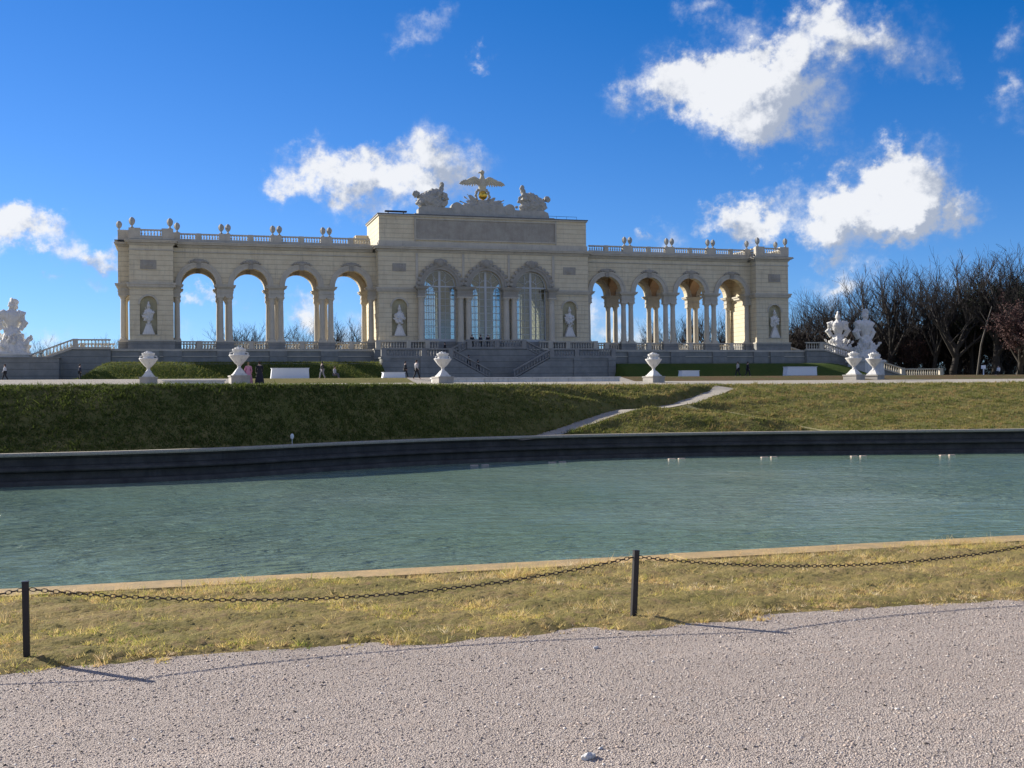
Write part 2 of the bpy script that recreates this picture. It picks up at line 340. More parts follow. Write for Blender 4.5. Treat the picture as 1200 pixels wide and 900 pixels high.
def plat_z(x,y):
    c=crest(x)
    return np.where(y<99,ZC+(3.05-ZC)*np.clip((y-c)/(97-c),0,1), np.interp(y,[99,103,125,140,400,4000],[3.05,3.6,3.95,4.15,4.3,4.3]))
PA=np.array([[19.9, 68.27, -0.8], [22.85, 70.45, -0.64], [25.95, 72.52, -0.01], [28.89, 74.53, 0.63], [30.57, 75.51, 0.9], [33.11, 76.06, 0.99], [35.64, 77.17, 1.27], [39.09, 79.97, 1.9], [42.12, 83.08, 2.37]])   # walk from the pond edge up to the crest
PB=np.array([[25.12, 77.36, 2.18], [28.76, 76.7, 1.47], [31.32, 75.75, 0.95], [34.97, 75.73, 0.85], [37.97, 74.94, 0.63], [39.98, 72.36, 0.02], [41.52, 69.25, -0.55], [41.76, 65.97, -0.8]])   # narrow grass ledge crossing it
def near_poly(x,y,P):
    best=np.full(x.shape,1e9); bz=np.zeros(x.shape)
    for i in range(len(P)-1):
        a=P[i,:2]; d=P[i+1,:2]-a; t=np.clip(((x-a[0])*d[0]+(y-a[1])*d[1])/(d@d),0,1)
        dd=np.hypot(x-a[0]-t*d[0],y-a[1]-t*d[1]); z=P[i,2]+t*(P[i+1,2]-P[i,2]); m_=dd<best
        best=np.where(m_,dd,best); bz=np.where(m_,z,bz)
    return best,bz
def bank_full(x,y):
    z=bank_z(x,y)
    n=.05*np.sin(x*1.7+y*.9)+.04*np.sin(x*.61-y*2.1)+.03*np.sin(x*3.3+y*1.3)
    z=z+n*np.clip((y-foot(x)-1.5)/1,0,1)*np.clip((crest(x)-y)/1,0,1)
    ax,ay,bx,by=31.5,73.4,40.0,69.0; tt_=np.clip(((x-ax)*(bx-ax)+(y-ay)*(by-ay))/((bx-ax)**2+(by-ay)**2),0,1); dd_=np.hypot(x-ax-tt_*(bx-ax),y-ay-tt_*(by-ay))
    z=z+.5*np.exp(-(dd_/1.9)**2)*np.clip((y-foot(x)-1.5)/1.5,0,1)
    for P,w0,w1,dz in ((PB,.6,1.5,-.15),(PA,.95,1.7,-.22)):
        d,pz=near_poly(x,y,P); k=np.clip((w1-d)/(w1-w0),0,1); k=k*k*(3-2*k)*np.clip((crest(x)-y)/1.6,0,1); z=z*(1-k)+(pz+dz)*k
    return z
def gridmesh(name,X,Y,Z,mat,matidx=None,smooth=True):
    r,c=X.shape; V=np.stack([X,Y,Z],-1).reshape(-1,3); i=np.arange(r*c).reshape(r,c)
    F=np.stack([i[:-1,:-1],i[:-1,1:],i[1:,1:],i[1:,:-1]],-1).reshape(-1,4)
    o=arrays(name,V,F,mat,smooth=smooth)
    if matidx is not None: o.data.polygons.foreach_set('material_index',matidx.reshape(-1).astype(np.int32))
    return o
# base sheet out to the horizon
g=MB(); g.q([(-4000,-4000,-3.2),(4000,-4000,-3.2),(4000,4000,-3.2),(-4000,4000,-3.2)],[(0,1,2,3)]); struct(g.build('ground',M_bank))
# gravel in front
xs=np.linspace(-300,400,3); ys=np.array([-300,7.5]); X,Y=np.meshgrid(xs,ys)
struct(gridmesh('gravel_walk',X,Y,X*0,M_gravel))
xs=np.concatenate([[-300,-60],np.arange(-12,-3,.2),np.arange(-3,12,.03),np.arange(12,26,.2),[60,400]]); ys=np.arange(7.2,10.04,.03); X,Y=np.meshgrid(xs,ys)
edge=.05*np.sin(X*3.1)+.07*np.sin(X*1.37+1)+.04*np.sin(X*7.7)
hh=np.clip((Y-7.42-edge)/.18,-.6,1)*.035+.008*np.sin(X*9+Y*5)+.008*np.sin(X*4.3-Y*11)+.01*np.sin(X*2.2+Y*3.1)*np.clip((Y-7.6)*3,0,1)+rng.normal(0,.006,X.shape)*np.clip((Y-7.35)*4,0,1)
struct(gridmesh('grass_verge',X,Y,hh,M_turf))
# near coping and wall of the pond
c_=MB()
rc=random.Random(2)
x=-60.
while x<120:
    L=1.9+.5*random.random(); dz=random.uniform(-.006,.006); c_.box(x+.0015,x+L-.0015,10.02,10.42+dz,-.35,.045+dz*.6); x+=L*(1+.0)
struct(c_.build('pond_coping',M_cope,bevel=0))
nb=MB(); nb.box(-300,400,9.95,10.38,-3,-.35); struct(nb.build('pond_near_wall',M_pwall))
xw=np.linspace(-300,400,60)
# water
xs=np.linspace(-300,400,3); X,Y=np.meshgrid(xs,np.array([10.38,80])); struct(gridmesh('pond_water',X,Y,X*0+ZW,M_water))
# far wall: swept section with coping, ledge and lower course
xs=np.arange(-300,400,.7); F_=foot(xs); dF=np.gradient(F_,xs); nn=np.hypot(1,dF); nx,ny=-dF/nn*-1,-1/nn   # pond-side normal
nx=dF/nn
def sweep(name,sec,mat):
    V=[];k=len(sec)
    for i in range(len(xs)):
        for (o_,z) in sec: V.append((xs[i]+nx[i]*o_,F_[i]+ny[i]*o_,z))
    F=[(i*k+j,i*k+(j+1)%k,(i+1)*k+(j+1)%k,(i+1)*k+j) for i in range(len(xs)-1) for j in range(k)]
    return arrays(name,V,F,mat)
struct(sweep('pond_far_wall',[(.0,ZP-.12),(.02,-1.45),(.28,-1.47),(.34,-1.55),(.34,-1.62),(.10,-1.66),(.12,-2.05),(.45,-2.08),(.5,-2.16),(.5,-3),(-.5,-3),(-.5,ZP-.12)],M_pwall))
struct(sweep('pond_far_coping',[(-.38,ZP+.05),(.16,ZP+.05),(.20,ZP+.0),(.20,ZP-.12),(-.38,ZP-.12)],M_path))
# walk along the far edge
X=np.stack([xs,xs]);Y=np.stack([F_+.3,F_+1.9]); struct(gridmesh('pond_walk',X,Y,np.full(X.shape,ZP),M_path))
# bank
xs=np.concatenate([np.arange(-300,-30,6.),np.arange(-30,110,.35),np.arange(110,400,6.)]); tt=np.linspace(0,1,40)
X=np.repeat(xs[None],40,0); Y=(foot(xs)+1.5)[None]+tt[:,None]*(crest(xs)-foot(xs)-1.5)[None]
Z=bank_full(X,Y); Z[0]-=.05
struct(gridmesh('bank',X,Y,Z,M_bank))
# diagonal gravel walk laid on the bank
def strip(name,P,wd,mat,dz):
    pts=[];
    for i in range(len(P)-1):
        n_=max(2,int(np.hypot(*(P[i+1]-P[i])[:2])/.5))
        for t_ in np.arange(n_)/n_: pts.append(P[i]*(1-t_)+P[i+1]*t_)
    pts=np.array(pts+[P[-1]]); d=np.gradient(pts,axis=0); d/=np.hypot(d[:,0],d[:,1])[:,None]
    ww=wd*(1+.12*np.sin(np.arange(len(pts))*.9))
    L=pts+np.stack([-d[:,1]*ww,d[:,0]*ww,pts[:,0]*0+dz],1); Rr=pts-np.stack([-d[:,1]*ww,d[:,0]*ww,pts[:,0]*0-dz],1)
    X=np.stack([L[:,0],Rr[:,0]]);Y=np.stack([L[:,1],Rr[:,1]]);Z=np.stack([L[:,2],Rr[:,2]])
    Z=bank_full(X,Y)+dz
    return struct(gridmesh(name,X,Y,Z,mat))
strip('bank_walk',PA,.85,M_path,.035)
strip('bank_ledge_path',PB[3:],.32,M_ledge,.03)
# plateau
xs=np.concatenate([np.arange(-400,-30,10.),np.arange(-30,110,1.),np.arange(110,600,10.)])
yy=[0,.03,.1,.25,.5,.75,1]; rows=[crest(xs)+k*(97-crest(xs)) for k in yy]+[np.full(xs.shape,float(v)) for v in (99,100,101,102,103,108,116,125,132,140,170,260,500,4000)]
Y=np.stack(rows); X=np.repeat(xs[None],len(rows),0); Z=plat_z(X,Y)
mi=np.zeros((len(rows)-1,len(xs)-1),int)
yc=.5*(Y[:-1,:-1]+Y[1:,1:]); xc=.5*(X[:-1,:-1]+X[1:,1:])
mi[0]=1
mi[(yc>99)&(yc<104)&(xc>5.5)&(xc<20.5)]=1
mi[(yc>97)&(yc<104)&(xc>41)&(xc<62)]=2
mi[(yc>97)&(yc<104)&(xc>=62)&(xc<90)]=2
mi[(yc>140)]=1
struct(gridmesh('plateau',X,Y,Z,[M_path,M_bank,M_brown],mi))
# kerb wall of the forecourt between the vases and low pink paved ramp
k_=MB(); k_.box(21.5,39.2,98.6,99.2,2.7,3.42); k_.box(21.4,39.3,98.5,99.3,3.42,3.52); tag(k_.build('kerb_wall',M_white),'long low stone kerb wall with pale top between the two middle vases','low wall')
k_=MB(); k_.box(-1.2,3.4,92.0,92.5,2.8,3.22); k_.box(-1.3,3.5,91.9,92.6,3.22,3.3); tag(k_.build('kerb_wall',M_white),'short low stone kerb between the two left vases','low wall')
# grass berms in front of the arcades
def berm(x0,x1,ex0,ex1):
    xs=np.linspace(x0-ex0,x1+ex1,80); ys=np.linspace(134.5,147.2,18); X,Y=np.meshgrid(xs,ys)
    k=np.clip((Y-134.5)/7.0,0,1); e=np.minimum(np.clip((X-(x0-ex0))/max(ex0,.01),0,1),np.clip(((x1+ex1)-X)/max(ex1,.01),0,1))
    s=np.minimum(k*k*(3-2*k),e*e*(3-2*e)); Z=4.0+2.1*s
    return struct(gridmesh('grass_berm',X,Y,Z,M_lawn))
berm(-7.5,24.3,4.5,.3); berm(55.3,88,.3,5)
# ---------------- grass blades ----------------
def blades(name,P,h,wd,mat,tint,lean=.5,nrm=None):
    n=len(P); a=rng.uniform(0,2*PI,n); l=rng.normal(0,lean,(n,2))*h[:,None]
    dx=np.cos(a)*wd; dy=np.sin(a)*wd
    V=np.zeros((n,3,3)); V[:,0]=P; V[:,0,0]-=dx; V[:,0,1]-=dy; V[:,1]=P; V[:,1,0]+=dx; V[:,1,1]+=dy
    V[:,2]=P; V[:,2,0]+=l[:,0]; V[:,2,1]+=l[:,1]; V[:,2,2]+=h
    F=np.arange(n*3).reshape(n,3); return arrays(name,V.reshape(-1,3),F,mat,tint=np.repeat(tint,3))
def tufts(nt,k,x,y,spread):
    cx=np.repeat(x,k)+rng.normal(0,spread,nt*k); cy=np.repeat(y,k)+rng.normal(0,spread,nt*k); return cx,cy
nt=34000; x0=rng.uniform(-2.6,11.5,nt); y0=7.3+2.85*rng.uniform(0,1,nt)
pat=.5+.5*np.sin(x0*2.3+y0*4)*np.sin(x0*5.1-y0*3.3)
ed0=7.46+.05*np.sin(x0*3.1)+.07*np.sin(x0*1.37+1)+.04*np.sin(x0*7.7)+.05*np.sin(x0*17)
keep=(y0>ed0-rng.exponential(.05,nt))&(rng.uniform(0,1,nt)<.35+.6*pat); keep&=(y0<10.02+.10*np.sin(x0*2.7)*np.sin(x0*.9+1)+rng.exponential(.03,nt))
x0=x0[keep];y0=y0[keep];pat=pat[keep];nt=len(x0)
green=np.clip(.42+.28*np.sin(x0*.7+1.5)+.3*np.sin(x0*2.9+y0*5)-.02*x0,0,1)
tt_=np.clip(rng.beta(1.6,1.6,nt)*.8+.28*(1-green),0,1); th=rng.gamma(3,.0062,nt)*(.6+.8*pat)+.006+np.where(y0>9.6,rng.gamma(2,.010,nt),0)
K=9; x,y=tufts(nt,K,x0,y0,.013); n=len(x); h=np.repeat(th,K)*rng.uniform(.5,1.3,n); tint=np.clip(np.repeat(tt_,K)+rng.normal(0,.07,n),0,1)
z=np.where(y>10.02,.035,np.where(y>7.46,.015,0))
tag(blades('grass',np.stack([x,y,z],1),h,rng.uniform(.0016,.0038,n),M_blade,tint,.75),'short dry straw and green grass of the verge beside the gravel','grass',kind='stuff')
# bank tufts
nt=34000; x0=rng.uniform(-14,88,nt); u=rng.uniform(0,1,nt); y0=foot(x0)+1.6+u*(crest(x0)+.8-foot(x0)-1.6)
pt=.5+.5*np.sin(x0*.5+y0*.8)*np.sin(x0*1.3-y0*.6)
tt_=np.clip(rng.beta(1.8,2.4,nt)*(.25+.6*np.clip((x0-8)/22,0,1))+.35*pt*np.clip((x0-12)/28,.05,1),0,1); th=rng.gamma(3,.030,nt)+.03  # left tufts greener and darker, deepening the bank's shade by colour
K=7; x,y=tufts(nt,K,x0,y0,.11); th=np.repeat(th,K); tint=np.repeat(tt_,K)
d,_=near_poly(x,y,PA); d2,_=near_poly(x,y,PB); keep=(d>.55+.35*rng.uniform(0,1,len(d)))&(d2>.40)&(y>foot(x)+1.5); x=x[keep];y=y[keep];n=len(x)
z=np.where(y<crest(x),bank_full(x,y),plat_z(x,y))-.02
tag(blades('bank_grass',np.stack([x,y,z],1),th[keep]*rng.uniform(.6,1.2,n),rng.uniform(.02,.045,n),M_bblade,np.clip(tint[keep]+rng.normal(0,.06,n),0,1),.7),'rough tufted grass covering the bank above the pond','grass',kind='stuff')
# berm tufts
n=26000; x=rng.uniform(-11.5,24,n); k=rng.uniform(0,1,n); y=134.7+k*9
e=np.clip((x+12)/4.5,0,1); kk=np.clip((y-134.5)/7,0,1); z=4.0+2.25*np.minimum(kk*kk*(3-2*kk),e*e*(3-2*e))
tag(blades('berm_grass',np.stack([x,y,z],1),rng.gamma(3,.04,n)+.03,rng.uniform(.02,.04,n),M_bblade,np.clip(rng.beta(2,3,n)*.7,0,1),.8),'green mown grass on the slope below the left arcade','grass',kind='stuff')
# pebbles
n=80000; x=rng.uniform(-1.6,6.8,n); y=rng.uniform(3.6,7.75,n)
keep=(rng.uniform(0,1,n)<np.where(y>7.4,.35,1)); x=x[keep];y=y[keep];n=len(x)
g_=(1+5**.5)/2; ico=np.array([(-1,g_,0),(1,g_,0),(-1,-g_,0),(1,-g_,0),(0,-1,g_),(0,1,g_),(0,-1,-g_),(0,1,-g_),(g_,0,-1),(g_,0,1),(-g_,0,-1),(-g_,0,1)])/1.9
icf=np.array([(0,11,5),(0,5,1),(0,1,7),(0,7,10),(0,10,11),(1,5,9),(5,11,4),(11,10,2),(10,7,6),(7,1,8),(3,9,4),(3,4,2),(3,2,6),(3,6,8),(3,8,9),(4,9,5),(2,4,11),(6,2,10),(8,6,7),(9,8,1)])
sz=np.clip(rng.lognormal(-5.6,.36,n),.0018,.011)
V=ico[None]*(sz[:,None,None])*rng.uniform(.6,1.25,(n,1,3))*np.array([1,1,.5])*rng.uniform(.8,1.2,(n,12,1))
an=rng.uniform(0,2*PI,n); ca,sa=np.cos(an)[:,None],np.sin(an)[:,None]
vx=V[...,0]*ca-V[...,1]*sa; vy=V[...,0]*sa+V[...,1]*ca; V=np.stack([vx+x[:,None],vy+y[:,None],V[...,2]+sz[:,None]*.25],-1)
F=(icf[None]+(np.arange(n)*12)[:,None,None]).reshape(-1,3)
tag(arrays('pebbles',V.reshape(-1,3),F,M_peb,tint=np.repeat(np.clip(rng.normal(.5,.30,n),0,1),12)),'loose grey pink crushed stones lying on the gravel','gravel',kind='stuff')
def stone_obj(x,y,s,label):
    bm=bmesh.new(); bmesh.ops.create_icosphere(bm,subdivisions=2,radius=1)
    for v in bm.verts:
        v.co*=1+random.uniform(-.18,.18); v.co=Vector((v.co.x*s*1.5,v.co.y*s*.8,v.co.z*s*.6))
    me=bpy.data.meshes.new('stone'); bm.to_mesh(me); bm.free(); me.materials.append(M_white)
    o=bpy.data.objects.new('stone',me); COL.objects.link(o); o.location=(x,y,s*.35); o.rotation_euler=(0,0,.5); tag(o,label,'stone')
stone_obj(1.73,4.78,0.028,'largest pale stone lying on the gravel at the bottom edge')
stone_obj(1.83,4.89,0.010,'small pale stone just above the largest one on the gravel')
stone_obj(2.54,6.85,0.016,'white stone on the gravel in front of the middle post')

# ---------------- the palace ----------------
XC=39.75
pal=thing('arcaded_palace','long ochre palace with open arcaded wings and a glazed three-arch centre','palace',(XC,150,4.2))
G=4.15
def part(mb,name,mat,smooth=False,parent=None): return mb.build(name,mat,parent or pal,smooth)
def awall(mb,x0,x1,z0,z1,ops,y0,y1,n=14,niche=False):
    """wall between y0 (front) and y1 with arched openings (cx,r,zb,zs)"""
    ops=sorted(ops); x=x0
    for (cx,r,zb,zs) in ops:
        if cx-r>x+1e-4: mb.box(x,cx-r,y0,y1,z0,z1)
        if zb>z0+1e-4: mb.box(cx-r,cx+r,y0,y1,z0,zb)
        A=[(cx-r*math.cos(PI*i/n),zs+r*math.sin(PI*i/n)) for i in range(n+1)]
        for i in range(n):
            (a,b_),(c,d)=A[i],A[i+1]
            mb.q([(a,y0,b_),(c,y0,d),(c,y0,z1),(a,y0,z1),(a,y1,b_),(c,y1,d),(c,y1,z1),(a,y1,z1)],[(0,1,2,3),(7,6,5,4),(0,4,5,1),(3,2,6,7)])
        x=cx+r
    if x<x1-1e-4: mb.box(x,x1,y0,y1,z0,z1)
def ring(mb,cx,zs,r0,r1,y0,y1,n=20,steps=None):
    for i in range(n):
        a,b_=PI*i/n,PI*(i+1)/n
        P=[(cx-rr*math.cos(an),zs+rr*math.sin(an)) for an in (a,b_) for rr in (r0,r1)]
        mb.q([(P[0][0],y0,P[0][1]),(P[1][0],y0,P[1][1]),(P[3][0],y0,P[3][1]),(P[2][0],y0,P[2][1]),(P[0][0],y1,P[0][1]),(P[1][0],y1,P[1][1]),(P[3][0],y1,P[3][1]),(P[2][0],y1,P[2][1])],
          [(0,1,2,3),(0,4,5,1),(2,6,7,3),(1,5,6,2),(0,3,7,4)])
def cornice(mb,x0,x1,y0,y1,z,k=1.0):
    """stacked mouldings around the rectangle"""
    for (p,a,b_) in ((.10,0,.14),(.22,.14,.26),(.16,.26,.34),(.52,.34,.56),(.64,.56,.70),(.40,.70,.74)):
        mb.box(x0-p*k,x1+p*k,y0-p*k,y1+p*k,z+a*k,z+b_*k)
BAL=[(.085,0),(.085,.05),(.05,.08),(.10,.22),(.115,.32),(.07,.5),(.045,.66),(.055,.74),(.09,.78),(.09,.83)]
def balus(mb,x,y,z,h,k=1.0): mb.lathe([(r*k,zz/.83*h) for r,zz in BAL],(x,y,z),8)
def balustrade(mb,x0,x1,y,z,h=1.1,pitch=.34,posts=(),wd=.16,zb=None,dirn='x'):
    """rail between x0 and x1 with a slope if zb given"""
    zb=z if zb is None else zb; L=x1-x0
    def bar(a,b_,o0,o1,w_):
        pts=[]
        for (xx,zz) in ((x0,z),(x1,zb)):
            for (dy,dz) in ((-w_,o0),(w_,o0),(w_,o1),(-w_,o1)): pts.append((xx,y+dy,zz+dz) if dirn=='x' else (y+dy,xx,zz+dz))
        mb.q(pts,[(0,1,2,3),(7,6,5,4),(0,4,5,1),(1,5,6,2),(2,6,7,3),(3,7,4,0)])
    bar(0,0,0,.14,wd); bar(0,0,h-.17,h,wd+.04)
    n=max(1,int((L-.1)/pitch)); 
    for i in range(n):
        f=(i+.5)/n; xx=x0+L*f; zz=z+(zb-z)*f
        if any(abs(xx-p)<.32 for p in posts): continue
        balus(mb,*( (xx,y) if dirn=='x' else (y,xx)),zz+.14,h-.31)
    for p in posts:
        f=(p-x0)/L; zz=z+(zb-z)*f
        if dirn=='x': mb.box(p-.3,p+.3,y-wd-.06,y+wd+.06,zz-.02,zz+h+.03)
        else: mb.box(y-wd-.06,y+wd+.06,p-.3,p+.3,zz-.02,zz+h+.03)
def column(x,y,z0=9.3,z1=15.0,r=.36):
    mb=MB(); H=z1-z0
    mb.box(x-r*1.35,x+r*1.35,y-r*1.35,y+r*1.35,z0,z0+.16)
    mb.lathe([(r*1.3,.16),(r*1.32,.24),(r*1.12,.30),(r*1.16,.38),(r,.44),(r*1.0,H*.4),(r*.95,H*.7),(r*.88,H-.75),(r*.98,H-.72),(r*.98,H-.66),(r*.88,H-.62),(r*.92,H-.45),(r*1.25,H-.16)],(x,y,z0),16)
    mb.box(x-r*1.3,x+r*1.3,y-r*1.3,y+r*1.3,z0+H-.16,z0+H)
    return part(mb,'column',M_col,True)
def impost(mb,x0,x1,y0,y1,z=15.0,top=16.45):
    mb.box(x0,x1,y0,y1,z,z+.45); mb.box(x0-.07,x1+.07,y0-.07,y1+.07,z+.45,z+.55)
    mb.box(x0,x1,y0,y1,z+.55,top-.45); mb.box(x0-.12,x1+.12,y0-.12,y1+.12,top-.45,top-.3); mb.box(x0-.3,x1+.3,y0-.3,y1+.3,top-.3,top-.12); mb.box(x0-.38,x1+.38,y0-.38,y1+.38,top-.12,top)
YW=149.6; WT=.95; YB=155.6     # front face of wing, thickness, front face of back row
wall=MB(); trim=MB(); orn=MB(); base=MB(); vault=MB(); floor=MB()
ZF=8.2
def finial(x,y,z,s=1.0):
    m=MB(); m.lathe([(.20*s,0),(.22*s,.08*s),(.10*s,.18*s),(.09*s,.3*s),(.17*s,.38*s),(.30*s,.58*s),(.36*s,.84*s),(.33*s,1.06*s),(.21*s,1.24*s),(.10*s,1.32*s),(.04*s,1.36*s)],(x,y,z),12,flute=.09)
    part(m,'finial',M_sculp,True)
def side(sg):
    """sg=-1 left wing, +1 right wing; build in mirrored x"""
    mx=lambda x:XC+sg*x           # x = distance from centre
    def rng2(a,b_): return (mx(a),mx(b_)) if sg>0 else (mx(b_),mx(a))
    cs=[17.95+6.45*k for k in range(4)]       # arch centres
    piers=[14.72,21.17,27.62,34.07,40.52]
    x0,x1=rng2(14.6,40.4)
    for yf in (YW,YB):
        awall(wall,x0,x1,16.45,21.1,[(mx(c),2.15,16.45,16.46) for c in cs],yf,yf+WT)
        for c in cs:
            av=MB(); ring(av,mx(c),16.46,2.15,2.62,yf-.16,yf); ring(av,mx(c),16.46,2.62,2.85,yf-.24,yf); part(av,'archivolt',M_trim); orn=MB()
            for kx,kz,kr in ((0,19.35,.42),(-.45,19.42,.28),(.45,19.42,.28),(-.85,19.35,.2),(.85,19.35,.2),(-1.15,19.2,.15),(1.15,19.2,.15)):
                orn.ball((mx(c)+kx,yf-.22,kz),(kr*1.1,.16,kr*.8),8,6)
            orn.box(mx(c)-.28,mx(c)+.28,yf-.3,yf,18.5,19.3)
            part(orn,'keystone_ornament',M_orn,True)
    vx0,vx1=rng2(14.6,40.3); vault.box(vx0,vx1,YW+WT+.01,YB-.01,19.3,19.6)
    for c in piers[1:4]: # transverse ribs
        awall(vault,YW+WT+.005,YB-.005,16.46,19.3,[((YW+WT+YB)/2,2.2,16.46,16.47)],mx(c)-.45,mx(c)+.45) if 0 else None
        n=12; yc_=(YW+WT+YB)/2; rr=(YB-YW-WT)/2-.02
        for i in range(n):
            a,b_=PI*i/n,PI*(i+1)/n
            ya,za=yc_-rr*math.cos(a),16.46+rr*math.sin(a); yb,zb_=yc_-rr*math.cos(b_),16.46+rr*math.sin(b_)
            u,v_=mx(c)-.7,mx(c)+.7
            vault.q([(u,ya,za),(u,yb,zb_),(v_,yb,zb_),(v_,ya,za),(u,ya,19.29),(u,yb,19.29),(v_,yb,19.29),(v_,ya,19.29)],[(0,1,2,3),(0,4,5,1),(3,2,6,7)])
    for i,c in enumerate(piers):
        for yf in (YW,YB):
            a,b_=(-.98,.98)
            if i==0: a=-.1
            xa,xb=sorted((mx(c+a),mx(c+b_)))
            if i==4: xa,xb=sorted((mx(c-.98),mx(c+.1)))
            impost(trim,xa,xb,yf+.02,yf+WT-.02)
            base.box(xa-.1,xb+.1,yf-.06,yf+WT+.06,ZF,ZF+.95); trim.box(xa-.16,xb+.16,yf-.12,yf+WT+.12,ZF+.95,ZF+1.1)
            for dx in (-.56,.56):
                if i==0 and dx<0 or i==4 and dx>0: continue
                column(mx(c+dx),yf+WT/2)
    # parapets between piers at floor level
    for k,c in enumerate(cs):
        for yf in (YW,YB):
            b=MB(); a0,a1=rng2(c-2.05,c+2.05); balustrade(b,a0,a1,yf+.45,ZF,1.1,.36,posts=(mx(c),)); part(b,'balustrade',M_trim,True)
    # cornice and roof balustrade
    cornice(trim,x0+.7 if sg<0 else x0+.66,x1-.66,YW-.05,YB+WT+.05,21.1)
    trim.box(x0,x1,YW-.1,YB+WT+.1,20.5,20.62)
    roofz=21.86
    base_y=YW+.2
    pr_=[mx(p) for p in piers[1:4]]
    trim.box(x0,x1,base_y-.28,base_y+.28,roofz-.03,roofz+.22)
    for k in range(4):
        b=MB(); a0,a1=rng2(cs[k]-2.55,cs[k]+2.55); balustrade(b,a0,a1,base_y,roofz+.22,.86,.33,posts=(mx(cs[k]),)); part(b,'roof_balustrade',M_trim,True)
        b=MB(); balustrade(b,a0,a1,YB+.7,roofz+.22,.86,.33,posts=(mx(cs[k]),)); part(b,'roof_balustrade',M_trim,True)
    trim.box(x0,x1,YB+.4,YB+1.0,roofz-.03,roofz+.22)
    for p in piers[1:4]:
        for yy_ in (base_y,YB+.7): trim.box(mx(p)-.72,mx(p)+.72,yy_-.3,yy_+.3,roofz+.2,roofz+1.14)
        for dx in (-.42,.42): finial(mx(p+dx),base_y,roofz+1.14,.95)
    # tower
    t0,t1=rng2(40.4,45.6); tw=(t0+t1)/2
    zt=21.1
    awall(wall,t0,t1,ZF+1.1,zt,[(mx(43.35),1.02,10.0,13.75)],148,148.95)
    wall.box(t0,t1,148.95,157.2,ZF+1.1,zt)
    niche=MB(); niche.box(mx(43.35)-1.0,mx(43.35)+1.0,148.55,148.9,10.0,14.8); part(niche,'niche',M_niche)
    ring(trim,mx(43.35),13.75,1.02,1.24,147.92,148)
    trim.box(mx(43.35)-1.25,mx(43.35)+1.25,147.9,148.9,9.86,10.0)
    orn=MB(); orn.box(mx(43.35)-.95,mx(43.35)+.95,147.93,148,18.1,19.25); orn.ball((mx(43.35),147.95,18.7),(.7,.12,.4),10,6); part(orn,'relief_plaque',M_orn)
    base.box(t0-.18,t1+.18,147.8,157.4,ZF,ZF+.95); trim.box(t0-.25,t1+.25,147.72,157.5,ZF+.95,ZF+1.12)
    for (p,a,b_) in ((.1,15.75,15.9),(.28,15.9,16.2),(.38,16.2,16.42)): trim.box(t0-p,t1+p,148-p,157.2+p,a,b_)
    trim.box(t0-.08,t1+.08,147.92,157.28,20.45,20.6)
    cornice(trim,t0,t1,148,157.2,21.1,.9)
    rz=21.86
    for y_ in (148.15,156.9): trim.box(t0-.05,t1+.05,y_-.3,y_+.3,rz-.03,rz+.3)
    for x_ in (t0+.25,t1-.25): trim.box(x_-.3,x_+.3,148.15,156.9,rz-.03,rz+.3)
    for cx_ in (t0+.65,t1-.65):
        for y_ in (148.15,156.9): trim.box(cx_-.7,cx_+.7,y_-.33,y_+.33,rz+.25,rz+1.34)
    for y_ in (148.15,156.9):
        b=MB(); balustrade(b,t0+1.3,t1-1.3,y_,rz+.3,.92,.33); part(b,'roof_balustrade',M_trim,True)
    for x_ in (t0+.25,t1-.25):
        b=MB(); balustrade(b,148.5,156.6,x_,rz+.3,.92,.33,dirn='y'); part(b,'roof_balustrade',M_trim,True)
    for x_ in (t0+.35,t1-.35): finial(x_,148.15,rz+1.34,1.0)
    finial(mx(46.9 if sg<0 else 45.4),151.2,rz+1.34,.95); finial(mx(39.9),base_y,rz+1.15,.95)
    trim.box(*sorted((mx(39.5),mx(40.35))),base_y-.3,base_y+.3,rz+.2,rz+1.15)
    # portico at the outer end with paired columns
    e0,e1=rng2(45.6,47.0 if sg<0 else 46.0)
    for y_ in (150.7,155.2):
        for dy in (-.5,.5): column(mx(46.4 if sg<0 else 45.75),y_+dy)
        impost(trim,e0,e1,y_-.98,y_+.98)
        base.box(e0,e1,y_-1.05,y_+1.05,ZF,ZF+.95); trim.box(e0-.05,e1+.05,y_-1.1,y_+1.1,ZF+.95,ZF+1.1)
    wall.box(e0,e1,149.72,156.2,16.45,21.08)
    cornice(trim,e0,e1,149.72,156.2,21.1,.7); trim.box(e0,e1,149.7,156.22,rz-.04,rz+1.3)
    # basement
    b0,b1=rng2(14.6,47.7); base.box(b0,b1,147.3,157.9,G-1,ZF-.28); trim.box(b0-.12,b1+.12,147.18,158,ZF-.28,ZF-.12); floor=MB(); floor.box(b0,b1,147.3,157.9,ZF-.12,ZF); part(floor,'floor',M_floor)
    for p in piers+[43.2]: base.box(mx(p)-1.1,mx(p)+1.1,147.1,147.3,G-1,ZF-.28)
    trim.box(b0,b1,147.22,147.3,ZF-1.9+.9,ZF-1.9+1.0)
side(-1); side(1)
# roofs of wings and towers
for sg in (-1,1):
    a,b_=sorted((XC+sg*14.6,XC+sg*47.4)); roof=MB(); roof.box(a,b_,149.4,156.8,21.8,21.88); part(roof,'roof',M_roof)
